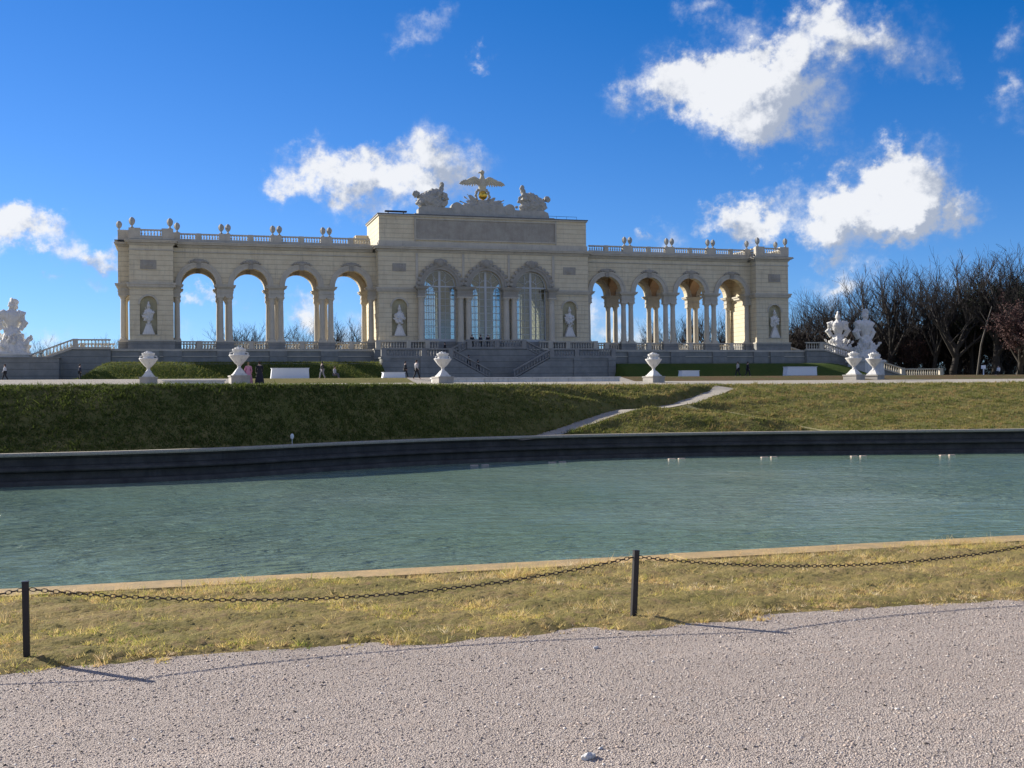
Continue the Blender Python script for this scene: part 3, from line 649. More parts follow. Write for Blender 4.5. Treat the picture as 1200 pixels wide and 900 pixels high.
# centre block
C0,C1=XC-14.6,XC+14.6
wins=[XC-6.35,XC,XC+6.35]
awall(wall,C0,C1,ZF+1.1,21.1,[(XC-11.85,1.02,10.0,13.85),(XC+11.85,1.02,10.0,13.85)]+[(c,2.2,ZF+1.1,16.65) for c in wins],148,149.0,18)
awall(wall,C0,C1,ZF+1.1,21.1,[(c,2.2,ZF+1.1,16.65) for c in wins],160,161,18)
for sg in (-1,1):
    a,b_=sorted((XC+sg*14.6,XC+sg*9.7)); wall.box(a,b_,149.0,160,ZF,21.1)
    cx_=XC+sg*11.85
    niche=MB(); niche.box(cx_-1,cx_+1,148.55,148.9,10,14.9); part(niche,'niche',M_niche)
    ring(trim,cx_,13.85,1.02,1.24,147.92,148); trim.box(cx_-1.25,cx_+1.25,147.9,148.9,9.86,10)
    orn=MB(); orn.box(cx_-.9,cx_+.9,147.93,148,18.5,19.55); orn.ball((cx_,147.95,19.0),(.65,.12,.38),10,6); part(orn,'relief_plaque',M_orn)
    a,b_=sorted((XC+sg*14.62,XC+sg*9.35))
    for (p,q,z_) in ((.1,15.75,15.9),(.24,15.9,16.15),(.34,16.15,16.35)): trim.box(a-(p if sg<0 else 0),b_+(p if sg>0 else 0),148-p,149,q,z_)
    base.box(a-.12,b_+.12,147.8,149,ZF,ZF+.95); trim.box(a-.18,b_+.18,147.74,149,ZF+.95,ZF+1.12)
    trim.box(XC+sg*9.5-.18,XC+sg*9.5+.18,147.9,148,16.5,21.0)
    trim.box(XC+sg*3.17-.16,XC+sg*3.17+.16,147.9,148,16.9,21.0)
vault.box(C0+5,C1-5,149,160,20.3,20.9)
base.box(XC-9.35,XC+9.35,147.95,161,ZF-.3,ZF+1.08)
for c in wins:
    orn=MB()
    for yf,sd in ((148,-1),(161,1)):
        y0,y1=sorted((yf,yf+sd*.22)); ring(orn,c,16.65,2.2,2.95,y0,y1); y0,y1=sorted((yf,yf+sd*.32)); ring(orn,c,16.65,2.55,2.8,y0,y1)
    for i in range(15):
        a=PI*(i+.5)/15; orn.ball((c-2.95*math.cos(a),147.75,16.65+2.95*math.sin(a)),(.3,.16,.26),8,5)
    part(orn,'archivolt',M_orn); orn=MB()
    for kx,kz,kr in ((0,19.75,.55),(-.55,19.85,.35),(.55,19.85,.35)): orn.ball((c+kx,147.66,kz),(kr,.22,kr),10,6)
    part(orn,'keystone_ornament',M_orn)
# paired columns of the centre with entablature blocks
for sg in (-1,1):
    for xs_ in ((9.05,),(2.62,3.72)):
        a,b_=min(xs_)-.55,max(xs_)+.55; xa,xb=sorted((XC+sg*a,XC+sg*b_))
        for x_ in xs_: column(XC+sg*x_,147.45,ZF+.95,15.2,.42)
        orn=MB(); impost(orn,xa+.05,xb-.05,146.95,147.98,15.2,16.5); part(orn,'entablature_block',M_orn)
        base.box(xa,xb,146.8,147.95,ZF,ZF+.95)
# windows
def window(c,y):
    f=MB(); zs=16.65; zb=ZF+1.08; r=2.18
    ring(f,c,zs,r-.16,r,y-.08,y+.08,24)
    f.box(c-r,c-r+.15,y-.08,y+.08,zb,zs); f.box(c+r-.15,c+r,y-.08,y+.08,zb,zs)
    f.box(c-.15,c+.15,y-.10,y+.10,zb,zs+r-.1); f.box(c-r,c+r,y-.09,y+.09,zs-.1,zs+.08); f.box(c-r,c+r,y-.09,y+.09,zb,zb+.35)
    for z in np.arange(zb+1.0,zs-.3,.95): f.box(c-r+.1,c+r-.1,y-.035,y+.035,z-.03,z+.03)
    for dx in (-1.45,-.8,.8,1.45): f.box(c+dx-.03,c+dx+.03,y-.035,y+.035,zb,zs+math.sqrt(max(0,(r-.1)**2-dx*dx)) if abs(dx)<1 else zs)
    for a in (30,60,120,150): 
        p=[(c+.9*math.cos(R(a)),y,zs+.9*math.sin(R(a))),(c+(r-.1)*math.cos(R(a)),y,zs+(r-.1)*math.sin(R(a)))]; f.tube(p,.035,4)
    ring(f,c,zs,.87,.94,y-.035,y+.035,14)
    w_=part(f,'window',M_frame)
    g_=MB(); n=20; P=[(c+(r-.05)*math.cos(PI*i/n),zs+(r-.05)*math.sin(PI*i/n)) for i in range(n+1)]+[(c-r+.05,zb),(c+r-.05,zb)]
    g_.prism(P,y+.012,y+.024); o=g_.build('pane',M_glass,w_)
for c in wins: window(c,148.55); window(c,160.5)
# attic
cornice(trim,C0,C1,148,161,21.1)
att=MB(); att.box(C0+.15,C1-.15,148.25,158,21.95,25.85); part(att,'attic',M_wall)
trim.box(C0+.05,C1-.05,148.1,158.1,21.84,22.55)
trim.box(C0-.0,C1+.0,148.05,158.2,25.85,26.05)
r_=MB(); r_.box(C0-.08,C1+.08,147.95,158.3,26.05,26.16); part(r_,'roof',M_roof)
trim.box(XC-9.75,XC-9.55,148.12,148.25,22.6,25.8); trim.box(XC+9.9,XC+10.1,148.12,148.25,22.6,25.8)
pn=MB(); pn.box(XC-9.5,XC+9.9,148.14,148.25,22.9,25.5); part(pn,'inscription_panel',M_orn)
fr=MB()
for (a,b_,z0,z1) in ((XC-9.62,XC+10.02,22.76,22.9),(XC-9.62,XC+10.02,25.5,25.64)): fr.box(a,b_,148.02,148.25,z0,z1)
fr.box(XC-9.62,XC-9.5,148.02,148.25,22.9,25.5); fr.box(XC+9.9,XC+10.02,148.02,148.25,22.9,25.5)
part(fr,'panel_frame',M_trim)
# lower rear body with side scroll walls
rb=MB(); rb.box(C0-1.6,C1+1.6,157.0,167,21.1,24.4); rb.prism([(C0-4.5,21.1),(C0-1.6,21.1),(C0-1.6,24.4),(C0-3.2,22.6)],158,159.2); rb.prism([(C1+1.6,21.1),(C1+4.5,21.1),(C1+3.2,22.6),(C1+1.6,24.4)],158,159.2)
rb.box(C0-1.2,C1+1.2,161,167,ZF,21.1) if 0 else None
part(rb,'rear_attic',M_wall)
# centre terrace and basement
base.box(C0-.9,C1+.9,146.3,148,G-1,ZF-.12); base.box(C0,C1,148,162,G-1,ZF-.3)
trim.box(C0-1,C1+1,146.2,148,ZF-.12,ZF)
for sg in (-1,1):
    b=MB(); a0,a1=sorted((XC+sg*15.3,XC+sg*6.9)); balustrade(b,a0,a1,146.5,ZF,1.1,.36,posts=(XC+sg*11,XC+sg*8.5,XC+sg*15)); part(b,'balustrade',M_trim,True)
part(wall,'wall',M_wall); part(trim,'cornice',M_trim); part(base,'basement',M_base); part(vault,'vault',M_vault)

# ---------------- double staircase in the centre ----------------
st=thing('double_staircase','grey stone double staircase with landings in front of the glazed centre','staircase',(XC,143,4.1))
w_=MB()
w_.box(XC-3.9,XC+3.9,143,146.28,G-1,ZF-.15); w_.box(XC-4,XC+4,142.9,146.2,ZF-.15,ZF)
for sg in (-1,1):
    a,b_=sorted((XC+sg*6.5,XC+sg*15.6)); w_.box(a,b_,140.5,146.15,G-1,6.75); w_.box(a-.1,b_+.1,140.4,146.1,6.75,6.93)
    w_.box(XC+sg*10.2-.5,XC+sg*10.2+.5,140.3,140.5,G-1,6.75); w_.box(XC+sg*15.0-.5,XC+sg*15.0+.5,140.3,140.5,G-1,6.75)
w_.build('wall',M_base,st)
for sg in (-1,1):
    s_=MB(); n=9
    for i in range(n):   # upper flight
        x_=3.9+2.6*i/n; z_=ZF-(ZF-6.93)*(i+1)/n; a,b_=sorted((XC+sg*x_,XC+sg*(x_+2.6/n+.01))); s_.box(a,b_,143.3,146,G,z_)
    n=16
    for i in range(n):   # lower flight
        x_=6.5-5.0*i/n; z_=6.93-(6.93-4.1)*(i+1)/n; a,b_=sorted((XC+sg*x_,XC+sg*(x_-5.0/n))); s_.box(a,b_,140.8,142.8,G-1,z_)
    s_.build('steps',M_base,st)
    # sloping cheeks
    s_=MB(); P=[(6.5,6.75),(1.2,3.9),(1.2,3.2),(6.5,3.2)]; s_.prism([(XC+sg*a,b_) for a,b_ in P],140.5,140.78); P=[(3.9,ZF-.1),(6.5,6.9),(6.5,4),(3.9,4)]; s_.prism([(XC+sg*a,b_) for a,b_ in P],143.0,143.28); s_.build('cheek_wall',M_base,st)
    for nm in (0,1,2):
        b=MB()
        if nm==0: a0,a1=(XC-6.5,XC-1.4); z0,z1=(6.9,4.15); 
        if nm==0:
            if sg<0: balustrade(b,XC-6.5,XC-1.5,140.64,6.9,1.05,.36,zb=4.2)
            else: balustrade(b,XC+1.5,XC+6.5,140.64,4.2,1.05,.36,zb=6.9)
        if nm==1:
            if sg<0: balustrade(b,XC-6.5,XC-3.9,143.14,6.93,1.05,.36,zb=ZF)
            else: balustrade(b,XC+3.9,XC+6.5,143.14,ZF,1.05,.36,zb=6.93)
        if nm==2:
            a0,a1=sorted((XC+sg*6.5,XC+sg*15.6)); balustrade(b,a0,a1,140.7,6.93,1.1,.36,posts=(XC+sg*6.7,XC+sg*10.2,XC+sg*15.3))
        b.build('balustrade',M_trim3,st,True)
b=MB(); balustrade(b,XC-3.9,XC+3.9,143.1,ZF,1.05,.36,posts=(XC-3.7,XC,XC+3.7)); b.build('balustrade',M_trim3,st,True)

# ---------------- end staircases with descending balustrades ----------------
def end_stair(sg,label):
    # profile measured from centre: level to d1, slope to d2, level to d3
    if sg>0: d0,d1,d2,d3,zl,zlow=47.75,50.6,64.3,71,ZF,4.3
    else:    d0,d1,d2,d3,zl,zlow=47.75,52.1,57.2,61.5,ZF,6.2
    s=thing('end_staircase',label,'staircase',(XC+sg*d1,148,4.2))
    P=[(d0,3.2),(d0,zl-.1),(d1,zl-.1),(d2,zlow-.1),(d3,zlow-.1),(d3,3.2)]
    m=MB(); m.prism([(XC+sg*a,b_) for a,b_ in P],146.7,147.4); m.build('wall',M_base,s)
    m=MB(); m.prism([(XC+sg*a,b_) for a,b_ in P],157.2,157.8); m.build('wall',M_base,s)
    m=MB(); 
    for (a,za,b_,zb_) in ((d0,zl,d1,zl),(d1,zl,d2,zlow),(d2,zlow,d3,zlow)):
        for y_ in (147.05,157.5): m.prism([(XC+sg*a,za-.1),(XC+sg*b_,zb_-.1),(XC+sg*b_,zb_+.05),(XC+sg*a,za+.05)],y_-.5,y_+.5)
    m.build('coping',M_trim,s)
    m=MB(); n=int((d2-d1)/.36)
    m.box(*sorted((XC+sg*d0,XC+sg*d1)),147.4,157.2,3.2,zl-.12)
    for i in range(n):
        a,b_=sorted((XC+sg*(d1+(d2-d1)*i/n),XC+sg*(d1+(d2-d1)*(i+1)/n))); m.box(a,b_,147.4,157.2,3.2,zl-.12-(zl-zlow)*(i+1)/n)
    m.box(*sorted((XC+sg*d2,XC+sg*d3)),147.4,157.2,3.2,zlow-.14)
    m.build('steps',M_floor,s)
    for y_ in (147.05,157.5):
        for (a,za,b_,zb_) in ((d0,zl,d1,zl),(d1,zl,d2,zlow),(d2,zlow,d3,zlow)):
            b=MB(); 
            if sg>0: balustrade(b,XC+a,XC+b_,y_,za+.05,1.1,.38,zb=zb_+.05,posts=(XC+b_-.3,))
            else: balustrade(b,XC-b_,XC-a,y_,zb_+.05,1.1,.38,zb=za+.05,posts=(XC-b_+.3,))
            b.build('balustrade',M_trim,s,True)
    return s
end_stair(-1,'stone staircase with sloping balustrade at the left end of the palace')
end_stair(1,'stone staircase with long descending balustrade at the right end of the palace')

# ---------------- sculpture ----------------
def fuse(mb,vox,name,mat,parent,disp=.0,local=True,scale=1):
    """melt overlapping shapes into one carved surface"""
    o=mb.build(name,mat,None)
    md=o.modifiers.new('r','REMESH'); md.mode='VOXEL'; md.voxel_size=vox; md.use_smooth_shade=True
    s_=o.modifiers.new('s','SMOOTH'); s_.iterations=1; s_.factor=.4
    dg=bpy.context.evaluated_depsgraph_get(); me=bpy.data.meshes.new_from_object(o.evaluated_get(dg))
    old=o.data; o.modifiers.clear(); o.data=me; me.name=name; bpy.data.meshes.remove(old)
    if disp:
        from mathutils import noise
        n_=[v.normal.copy() for v in me.vertices]
        for v,nn_ in zip(me.vertices,n_): v.co+=nn_*disp*noise.noise(v.co*3.1/scale)
    for p_ in me.polygons: p_.use_smooth=True
    if parent: o.parent=parent
    return o
def rot_to(d): return Vector((0,0,1)).rotation_difference(Vector(d).normalized()).to_matrix()
def big_trophy(label,loc,kind,pedh=1.6,rz=0,sc_=1.0):
    """military trophy: pile of arms, cuirass with cloak, plumed helmet"""
    t=thing('trophy_sculpture',label,'sculpture',loc,'white stone trophies on the end staircases',rz)
    rs=random.Random(kind*7+1)
    p=MB(); p.frust(0,0,0,pedh-.25,1.9,1.7,1.8,1.6); p.box(-2.05,2.05,-1.85,1.85,pedh-.25,pedh-.05); p.box(-1.95,1.95,-1.75,1.75,pedh-.05,pedh); p.build('pedestal',M_white,t,local=True)
    z=pedh; m=MB()
    m.lathe([(1.9,-.1),(1.8,.4),(1.35,1.2),(.95,2.2),(.6,2.9),(.5,3.1)],(0,0,z),14,flute=.06)
    for i in range(26):
        a=rs.uniform(0,2*PI); h=rs.uniform(.1,2.0); r=1.9-.55*h+rs.uniform(-.1,.35)
        d=Vector((math.cos(a),math.sin(a)*.8,rs.uniform(.1,1.0))).normalized()
        m.ball((r*math.cos(a),r*.85*math.sin(a),z+h),(rs.uniform(.22,.45),rs.uniform(.15,.3),rs.uniform(.35,.8)),10,7,rot_to(d))
    for i in range(9):   # spears, cannon and banner poles
        a=i*2*PI/9+rs.uniform(-.3,.3); d=Vector((math.cos(a)*1.0,math.sin(a)*.7,rs.uniform(.5,1.3))).normalized(); s0=Vector((math.cos(a)*.8,math.sin(a)*.6,z+.5))
        m.tube([s0,s0+d*rs.uniform(1.5,2.2)],.11,6); e=s0+d*2.0; m.ball(e,(.2,.12,.3),8,6,rot_to(d))
    for a in (-2.4,-.8,.6,2.6):   # round shields leaning on the pile
        c=Vector((math.cos(a)*1.35,math.sin(a)*1.25,z+1.0)); m.ball(c,(.75,.75,.16),16,6,rot_to((math.cos(a),math.sin(a),.5)))
    fuse(m,.06,'weapon_pile',M_white,t,.12)
    m=MB(); zc=z+2.9
    m.lathe([(.55,-.2),(.6,.1),(.75,.45),(1.02,.95),(1.12,1.35),(1.0,1.7),(.6,1.95),(.36,2.1),(.3,2.35)],(0,0,zc),16,sy=.75)
    for sx_ in (-1,1):
        m.ball((sx_*.85,0,zc+1.55),(.42,.38,.4),12,8); m.tube([(sx_*.8,0,zc+1.6),(sx_*1.25,.1,zc+1.2),(sx_*1.15,-.05,zc+.65)],[.34,.3,.22],8)
        for k in range(6): m.ball((sx_*(.3+.12*k),-.1,zc-.25-.02*k),(.12,.2,.35),8,6)
        m.tube([(sx_*.7,.2,zc+1.8),(sx_*1.5,.2,zc+1.5),(sx_*1.7,.2,zc+.7),(sx_*1.1,.2,zc-.2)],[.35,.48,.48,.34],8)   # cloak
    fuse(m,.05,'cuirass',M_white,t,.06)
    m=MB(); zh=zc+2.35
    m.ball((0,0,zh+.3),(.42,.48,.46),14,10); m.ball((0,-.3,zh+.1),(.3,.2,.25),10,7); m.lathe([(.5,0),(.52,.06),(.4,.14)],(0,0,zh+.1),14)
    for k in range(7):
        a=-.5+k*.35; m.ball((0,-.35*math.cos(a)*-1*0+.45*math.sin(a-.8),zh+.62+.28*math.cos(a-.8)),(.17,.2,.24),8,6)
    fuse(m,.06,'helmet',M_white,t,.04)
    t.scale=(sc_*.86,sc_*.9,sc_)
    return t
big_trophy('tall white stone trophy in front at the right staircase, topped by a plumed helmet',(95.6,144.2,4.15),1,2.1,.2,1.17)
big_trophy('white stone trophy farther back behind the right balustrade, smaller in view',(100.2,158.6,6.6),2,1.3,-.5,1.08)
big_trophy('white stone trophy cut by the left picture edge, on a stone block beside the stairs',(-19.1,146.6,7.1),3,.5,.3,1.04)
big_trophy('grey white stone trophy behind the one at the far left edge',(-20.4,158.9,7.0),4,.9,1.2,1.12)
bl=MB(); bl.box(-24,-13.7,144.6,148.6,3.2,6.95); bl.box(-24.1,-13.6,144.5,148.7,6.95,7.12); tag(bl.build('pedestal_block',M_base),'broad grey stone block carrying the trophy at the left edge','pedestal')
bl=MB(); bl.box(-24,-17,157.9,161,3.2,6.85); bl.box(-24.1,-16.9,157.8,161.1,6.85,7.02); tag(bl.build('pedestal_block',M_base),'rear stone block under the farther left trophy','pedestal')
bl=MB(); bl.box(98,102.4,157.95,161,3.2,6.45); bl.box(97.9,102.5,157.9,161.1,6.45,6.6); tag(bl.build('pedestal_block',M_base),'stone block behind the right balustrade under the farther trophy','pedestal')

# niche trophies
def niche_trophy(x,lab):
    t=thing('niche_sculpture',lab,'sculpture',(x,148.1,10.0),'white trophies in the wall niches')
    p=MB(); p.box(-.72,.72,-.35,.45,0,.2); p.frust(0,.05,.2,1.25,.66,.38,.3,.25); p.box(-.36,.36,-.25,.35,1.25,1.36); p.build('pedestal',M_white,t,local=True)
    m=MB(); m.lathe([(.12,1.3),(.22,1.6),(.5,2.1),(.62,2.5),(.55,2.85),(.25,3.1),(.16,3.3)],(0,0,0),12,sy=.5)
    m.ball((0,-.05,3.55),(.26,.28,.3),10,8); m.ball((0,.05,3.9),(.14,.2,.22),8,6)
    rs=random.Random(int(x*10))
    for i in range(22):
        a=rs.uniform(0,PI*2); d=(math.cos(a),-.2,math.sin(a)); m.tube([(0,0,2.3),(math.cos(a)*rs.uniform(.65,.9),-.05,2.4+math.sin(a)*rs.uniform(.6,1.2))],.06,6)
        m.ball((rs.uniform(-.55,.55),rs.uniform(-.25,.0),rs.uniform(1.7,2.8)),rs.uniform(.12,.22),8,6)
    fuse(m,.045,'trophy',M_white,t,.03)
niche_trophy(XC-43.35,'white trophy in the niche of the left end tower')
niche_trophy(XC-11.85,'white trophy in the niche left of the three tall windows')
niche_trophy(XC+11.85,'white trophy in the niche right of the three tall windows')
niche_trophy(XC+43.35,'white trophy in the niche of the right end tower')

# roof sculpture: stepped plinth, seated captives left and right, sheaf of flags with orb and eagle
zr=26.16
t=thing('sculpted_plinth','grey carved plinth with scrolls running along the roof edge under the eagle','sculpture',(XC,149.6,zr))
m=MB(); P=[(-9.0,0),(-9.0,.9),(-8.5,1.25),(-5.0,1.15),(-4.1,1.2),(-3.7,1.9),(-2.6,1.5),(2.6,1.5),(3.7,1.9),(4.1,1.2),(5.0,1.15),(8.5,1.25),(9.2,.9),(9.4,0)]
m.prism([(XC+a,zr+b_) for a,b_ in P],148.9,150.3); m.box(XC-9.6,XC+10,148.6,150.6,zr,zr+.2)
m.tube([(XC-3.7,148.85,zr+1.2),(XC-3.7,150.35,zr+1.2)],.75,14); m.tube([(XC+3.7,148.85,zr+1.2),(XC+3.7,150.35,zr+1.2)],.75,14)
m.build('plinth',M_sculp,t)
def roof_trophy(sg,lab):
    t=thing('roof_trophy',lab,'sculpture',(XC+sg*6.9,149.6,zr+.9),'carved trophies on the roof plinth'); rs=random.Random(9+sg); m=MB()
    m.ball((0,0,.8),(1.7,.8,1.0),14,9); m.ball((-sg*.9*-1,0,1.2),(1.1,.7,.9),12,8)
    # reclining lion-like body, rising towards the centre
    m.tube([(sg*1.9,0,.5),(sg*1.2,0,1.5),(0,0,2.1),(-sg*.9,0,2.4)],[.6,.75,.75,.5],10)
    m.tube([(-sg*.8,0,1.2),(-sg*1.0,-.1,2.3),(-sg*1.2,-.1,3.1)],[.55,.42,.33],9); m.ball((-sg*1.25,-.15,3.4),(.32,.36,.42),10,8)
    m.tube([(-sg*1.1,-.4,2.5),(-sg*1.8,-.6,1.9),(-sg*2.0,-.5,1.3)],[.2,.17,.14],7)
    for i in range(16):
        a=rs.uniform(.1,PI-.1); r=rs.uniform(1.2,2.1); m.ball((r*math.cos(a),rs.uniform(-.6,.3),.5+r*.9*math.sin(a)),rs.uniform(.22,.42),9,6)
    for i in range(5):
        a=rs.uniform(.3,1.2); m.tube([(sg*1.0,0,.6),(sg*(1.0+1.4*math.cos(a)),.1,.6+2.0*math.sin(a))],.09,6); 
    m.ball((sg*2.3,-.2,2.0),(.5,.3,.45),10,7); m.ball((sg*.3,-.75,1.2),(.7,.18,.7),14,6)
    fuse(m,.055,'carving',M_sculp,t,.14)
roof_trophy(-1,'grey carved trophy with a seated figure at the left end of the roof plinth')
roof_trophy(1,'grey carved trophy with a seated figure at the right end of the roof plinth')
t=thing('flag_sheaf','carved fan of flags and spears with a golden orb in the middle of the roof','sculpture',(XC,149.5,zr+1.3)); m=MB()
rs=random.Random(3)
for i in range(15):
    a=PI*(i+.5)/15*.92+.12; L=rs.uniform(2.4,3.6)*(1 if abs(a-PI/2)>.5 else .75)
    if 1.2<a<1.95: continue
    e=(L*math.cos(a)*1.15,rs.uniform(-.3,.2),L*math.sin(a)*.62+.1)
    m.tube([(0,0,-.2),e],[.14,.07],6)
    if i%2==0: m.ball((e[0]*.62,-.2,e[2]*.6),(.95,.13,.34),12,6,Matrix.Rotation(-math.atan2(e[2],e[0]),3,'Y'))
for a in range(8): m.ball((-2.4+a*.68,-.35,.1+.25*math.sin(a*2.1)),(.55,.3,.55),9,6)
m.frust(0,0,-.3,1.1,.9,.6,.6,.45)
for i in range(14):
    a=2*PI*i/14; m.ball((.95*math.cos(a),.0,1.75+.95*math.sin(a)),(.22,.2,.22),8,6)
fuse(m,.05,'flags',M_sculp,t,.06)
m=MB(); m.ball((0,-.28,1.75),.62,18,12); m.build('orb',M_gold,t,True,local=True)
t=thing('eagle_sculpture','grey stone eagle with spread wings on the golden orb above the roof','sculpture',(XC,149.5,zr+3.7))
m=MB(); m.lathe([(.28,-.5),(.42,-.1),(.56,.5),(.55,1.0),(.42,1.5),(.28,1.95),(.24,2.3)],(0,0,0),12,sy=.85)
m.ball((-.05,-.15,2.5),(.33,.36,.30),12,8); m.tube([(-.25,-.2,2.5),(-.55,-.3,2.45),(-.62,-.3,2.28)],[.14,.09,.03],6)
for sg in (-1,1):
    m.tube([(sg*.4,.1,1.35),(sg*1.1,.15,1.75),(sg*1.9,.1,1.45),(sg*2.6,.05,1.0)],[.3,.28,.2,.1],8)
    for k in range(9):
        f=k/8; b0=Vector((sg*(.6+1.9*f),.12,1.55-.35*max(0,f-.4)));L=.85+.25*math.sin(f*3); d=Vector((sg*(.15+.75*f),0,-1+.45*f)).normalized()
        m.tube([b0,b0+d*L*.6,b0+d*L],[.17,.15,.05],6)
    m.tube([(sg*.25,-.1,.1),(sg*.38,-.2,-.35),(sg*.4,-.25,-.6)],[.22,.16,.12],7)
for k in (-1,0,1): m.tube([(k*.12,.2,0),(k*.3,.3,-.75)],[.2,.12],6)
fuse(m,.05,'eagle',M_eagle,t,.05)
# crown of gilded twigs? leave; thin roof rail right and roof unit left
m=MB(); m.box(26.8,29.8,152,152.5,27.0,27.2); m.box(27.2,27.3,152.1,152.3,26.16,27.0); m.box(29.3,29.4,152.1,152.3,26.16,27.0); tag(m.build('roof_rack',M_solar),'thin dark metal rack standing on the left part of the roof','rack')
m=MB()
for x_ in np.arange(49.5,54.1,1.5): m.tube([(x_,151.5,26.16),(x_,151.5,27.1)],.02,4)
m.tube([(49.5,151.5,27.1),(54,151.5,27.1)],.025,4); tag(m.build('roof_rail',M_solar),'thin metal guard rail on the right part of the roof','railing')

# ---------------- vases ----------------
def vase_proto():
    t=thing('garden_vase','','vase',(0,0,0),'white stone vases along the walk')
    p=MB(); p.box(-.78,.78,-.78,.78,-.5,.40); p.box(-.84,.84,-.84,.84,.40,.52); p.build('pedestal',M_trim2,t,local=True)
    p=MB(); p.frust(0,0,.52,.62,.58,.58,.58,.58); p.frust(0,0,.62,1.04,.52,.52,.22,.22); p.lathe([(.30,1.0),(.17,1.12),(.13,1.25),(.2,1.32)],(0,0,0),16); p.build('foot',M_white,t,True,local=True)
    p=MB(); p.lathe([(.12,1.3),(.22,1.40),(.38,1.54),(.56,1.76),(.74,2.0),(.84,2.14),(.80,2.20),(.50,2.22),(.45,2.32),(.47,2.46),(.56,2.54),(.58,2.64),(.50,2.67),(.2,2.68)],(0,0,0),28,flute=.035); 
    for sx_ in (-1,1):
        p.tube([(sx_*.47,0,2.42),(sx_*.74,0,2.36),(sx_*.76,0,2.18)],.05,8)
    p.build('bowl',M_white,t,True,local=True)
    p=MB(); 
    for k in range(7): p.ball((.24*math.cos(k*.9),.24*math.sin(k*.9),2.70),(.15,.15,.09),8,6)
    p.ball((-.08,0,2.76),(.14,.14,.10),8,6); p.build('fruit_lid',M_white,t,True,local=True)
    return t
vp=vase_proto()
VS=[(-2.2,89.2,2.93,.86,'white stone vase standing farthest left, in front of the sunlit grass slope'),
    (4.3,87.3,2.93,.95,'white stone vase beside the woman in the pink dress'),
    (20.65,90.8,2.86,.91,'white stone vase at the left end of the long kerb, before the staircase'),
    (39.98,92.5,2.83,.93,'white stone vase at the right end of the long kerb'),
    (63.7,98.1,2.95,1.02,'bright white stone vase in front of the tall trophy at right'),
    (67.3,100.1,2.95,1.02,'shaded white stone vase farthest right, beside the bright one')]
for i,(x_,y_,z_,s_,lab) in enumerate(VS):
    o=vp if i==0 else dup(vp); o.location=(x_,y_,z_+.12); o.scale=(s_*.93,s_*.93,s_*.97); o.rotation_euler=(0,0,i*.1); o['label']=lab

# white covers
def cover(x0,x1,y,z,h,lab):
    t=thing('cover_box',lab,'box',((x0+x1)/2,y,z),'white boxes in front of the palace'); L=(x1-x0)/2
    m=MB(); P=[(-L,0),(L,0),(L-.04,h),(-L+.12,h)]; m.prism(P,-.5,.5); m.build('body',M_cover,t,local=True)
    m=MB(); m.box(-L+.04,L+.02,-.56,.56,h,h+.05); m.build('lid',M_cover,t,local=True)
cover(8.8,12.6,116.6,3.85,1.0,'long white box in the dark grass left of the centre')
cover(19.6,21.9,113.8,3.78,.55,'low white box at the foot of the central block, left of the stairs')
cover(54.7,56.9,119.1,3.9,.62,'small white box right of the fourth vase')
cover(68.6,72.6,120,3.95,1.0,'long white box in front of the right end tower')

# ---------------- post and chain fence ----------------
POSTX=[-4.97,-.92,3.13,7.18]; PY=7.66
pposts=[]
for i,x_ in enumerate(POSTX):
    m=MB(); m.box(-.019,.019,-.019,.019,-.1,.49); m.box(-.021,.021,-.021,.021,.49,.497)
    me=m.build('post',M_ironp,None); me.location=(x_,PY,0); me.name='chain_post'
    if i==2: me.rotation_euler=(0,R(3.2),0)
    if i==1: me.rotation_euler=(0,R(-.8),0)
    tag(me,['dark iron chain post outside the left edge','short dark iron post at the left, on the grass edge','short dark iron post in the middle, leaning slightly right','dark iron chain post outside the right edge'][i],'post','iron posts of the chain fence')
def link_mesh(mb,c,d,flip):
    d=d.normalized(); s1=d.cross(Vector((0,0,1))).normalized(); s2=d.cross(s1)
    s=s1 if flip else (s2*.35+s1*.94).normalized() if 0 else s2
    a=.0215; b_=.011; r=.0034; n=10; ring_=[]
    for i in range(n):
        an=2*PI*i/n; ring_.append(c+d*a*math.cos(an)+s*b_*math.sin(an))
    nrm=d.cross(s); pts=[]
    for i in range(n):
        rad=(ring_[i]-c).normalized()
        for k in range(5):
            t_=2*PI*k/5; pts.append(ring_[i]+rad*r*math.cos(t_)+nrm*r*math.sin(t_))
    mb.q(pts,[(i*5+k,i*5+(k+1)%5,((i+1)%n)*5+(k+1)%5,((i+1)%n)*5+k) for i in range(n) for k in range(5)])
labs=['rusty iron chain leaving the left post towards the left edge','rusty iron chain sagging between the left and the middle post','rusty iron chain sagging from the middle post to the right edge']
for i in range(3):
    tops=[(POSTX[i]+(.02 if i==1 else .02)+(.025 if i==2 else 0),.445),(POSTX[i+1]-.02+(.025 if i+1==2 else 0),.445)]
    a,b_=tops; sag=[.16,.165,.15][i]; L=b_[0]-a[0]; n=int(L/.0335); mb=MB(); N_=n
    for k in range(N_):
        f=(k+.5)/N_; f2=f+.001
        P=lambda f:Vector((a[0]+L*f,PY+.004*math.sin(f*40),.445-sag*4*f*(1-f)))
        link_mesh(mb,P(f),P(f2)-P(f),k%2)
    o=mb.build('chain',M_iron,None,True); tag(o,labs[i],'chain','chains of the fence')

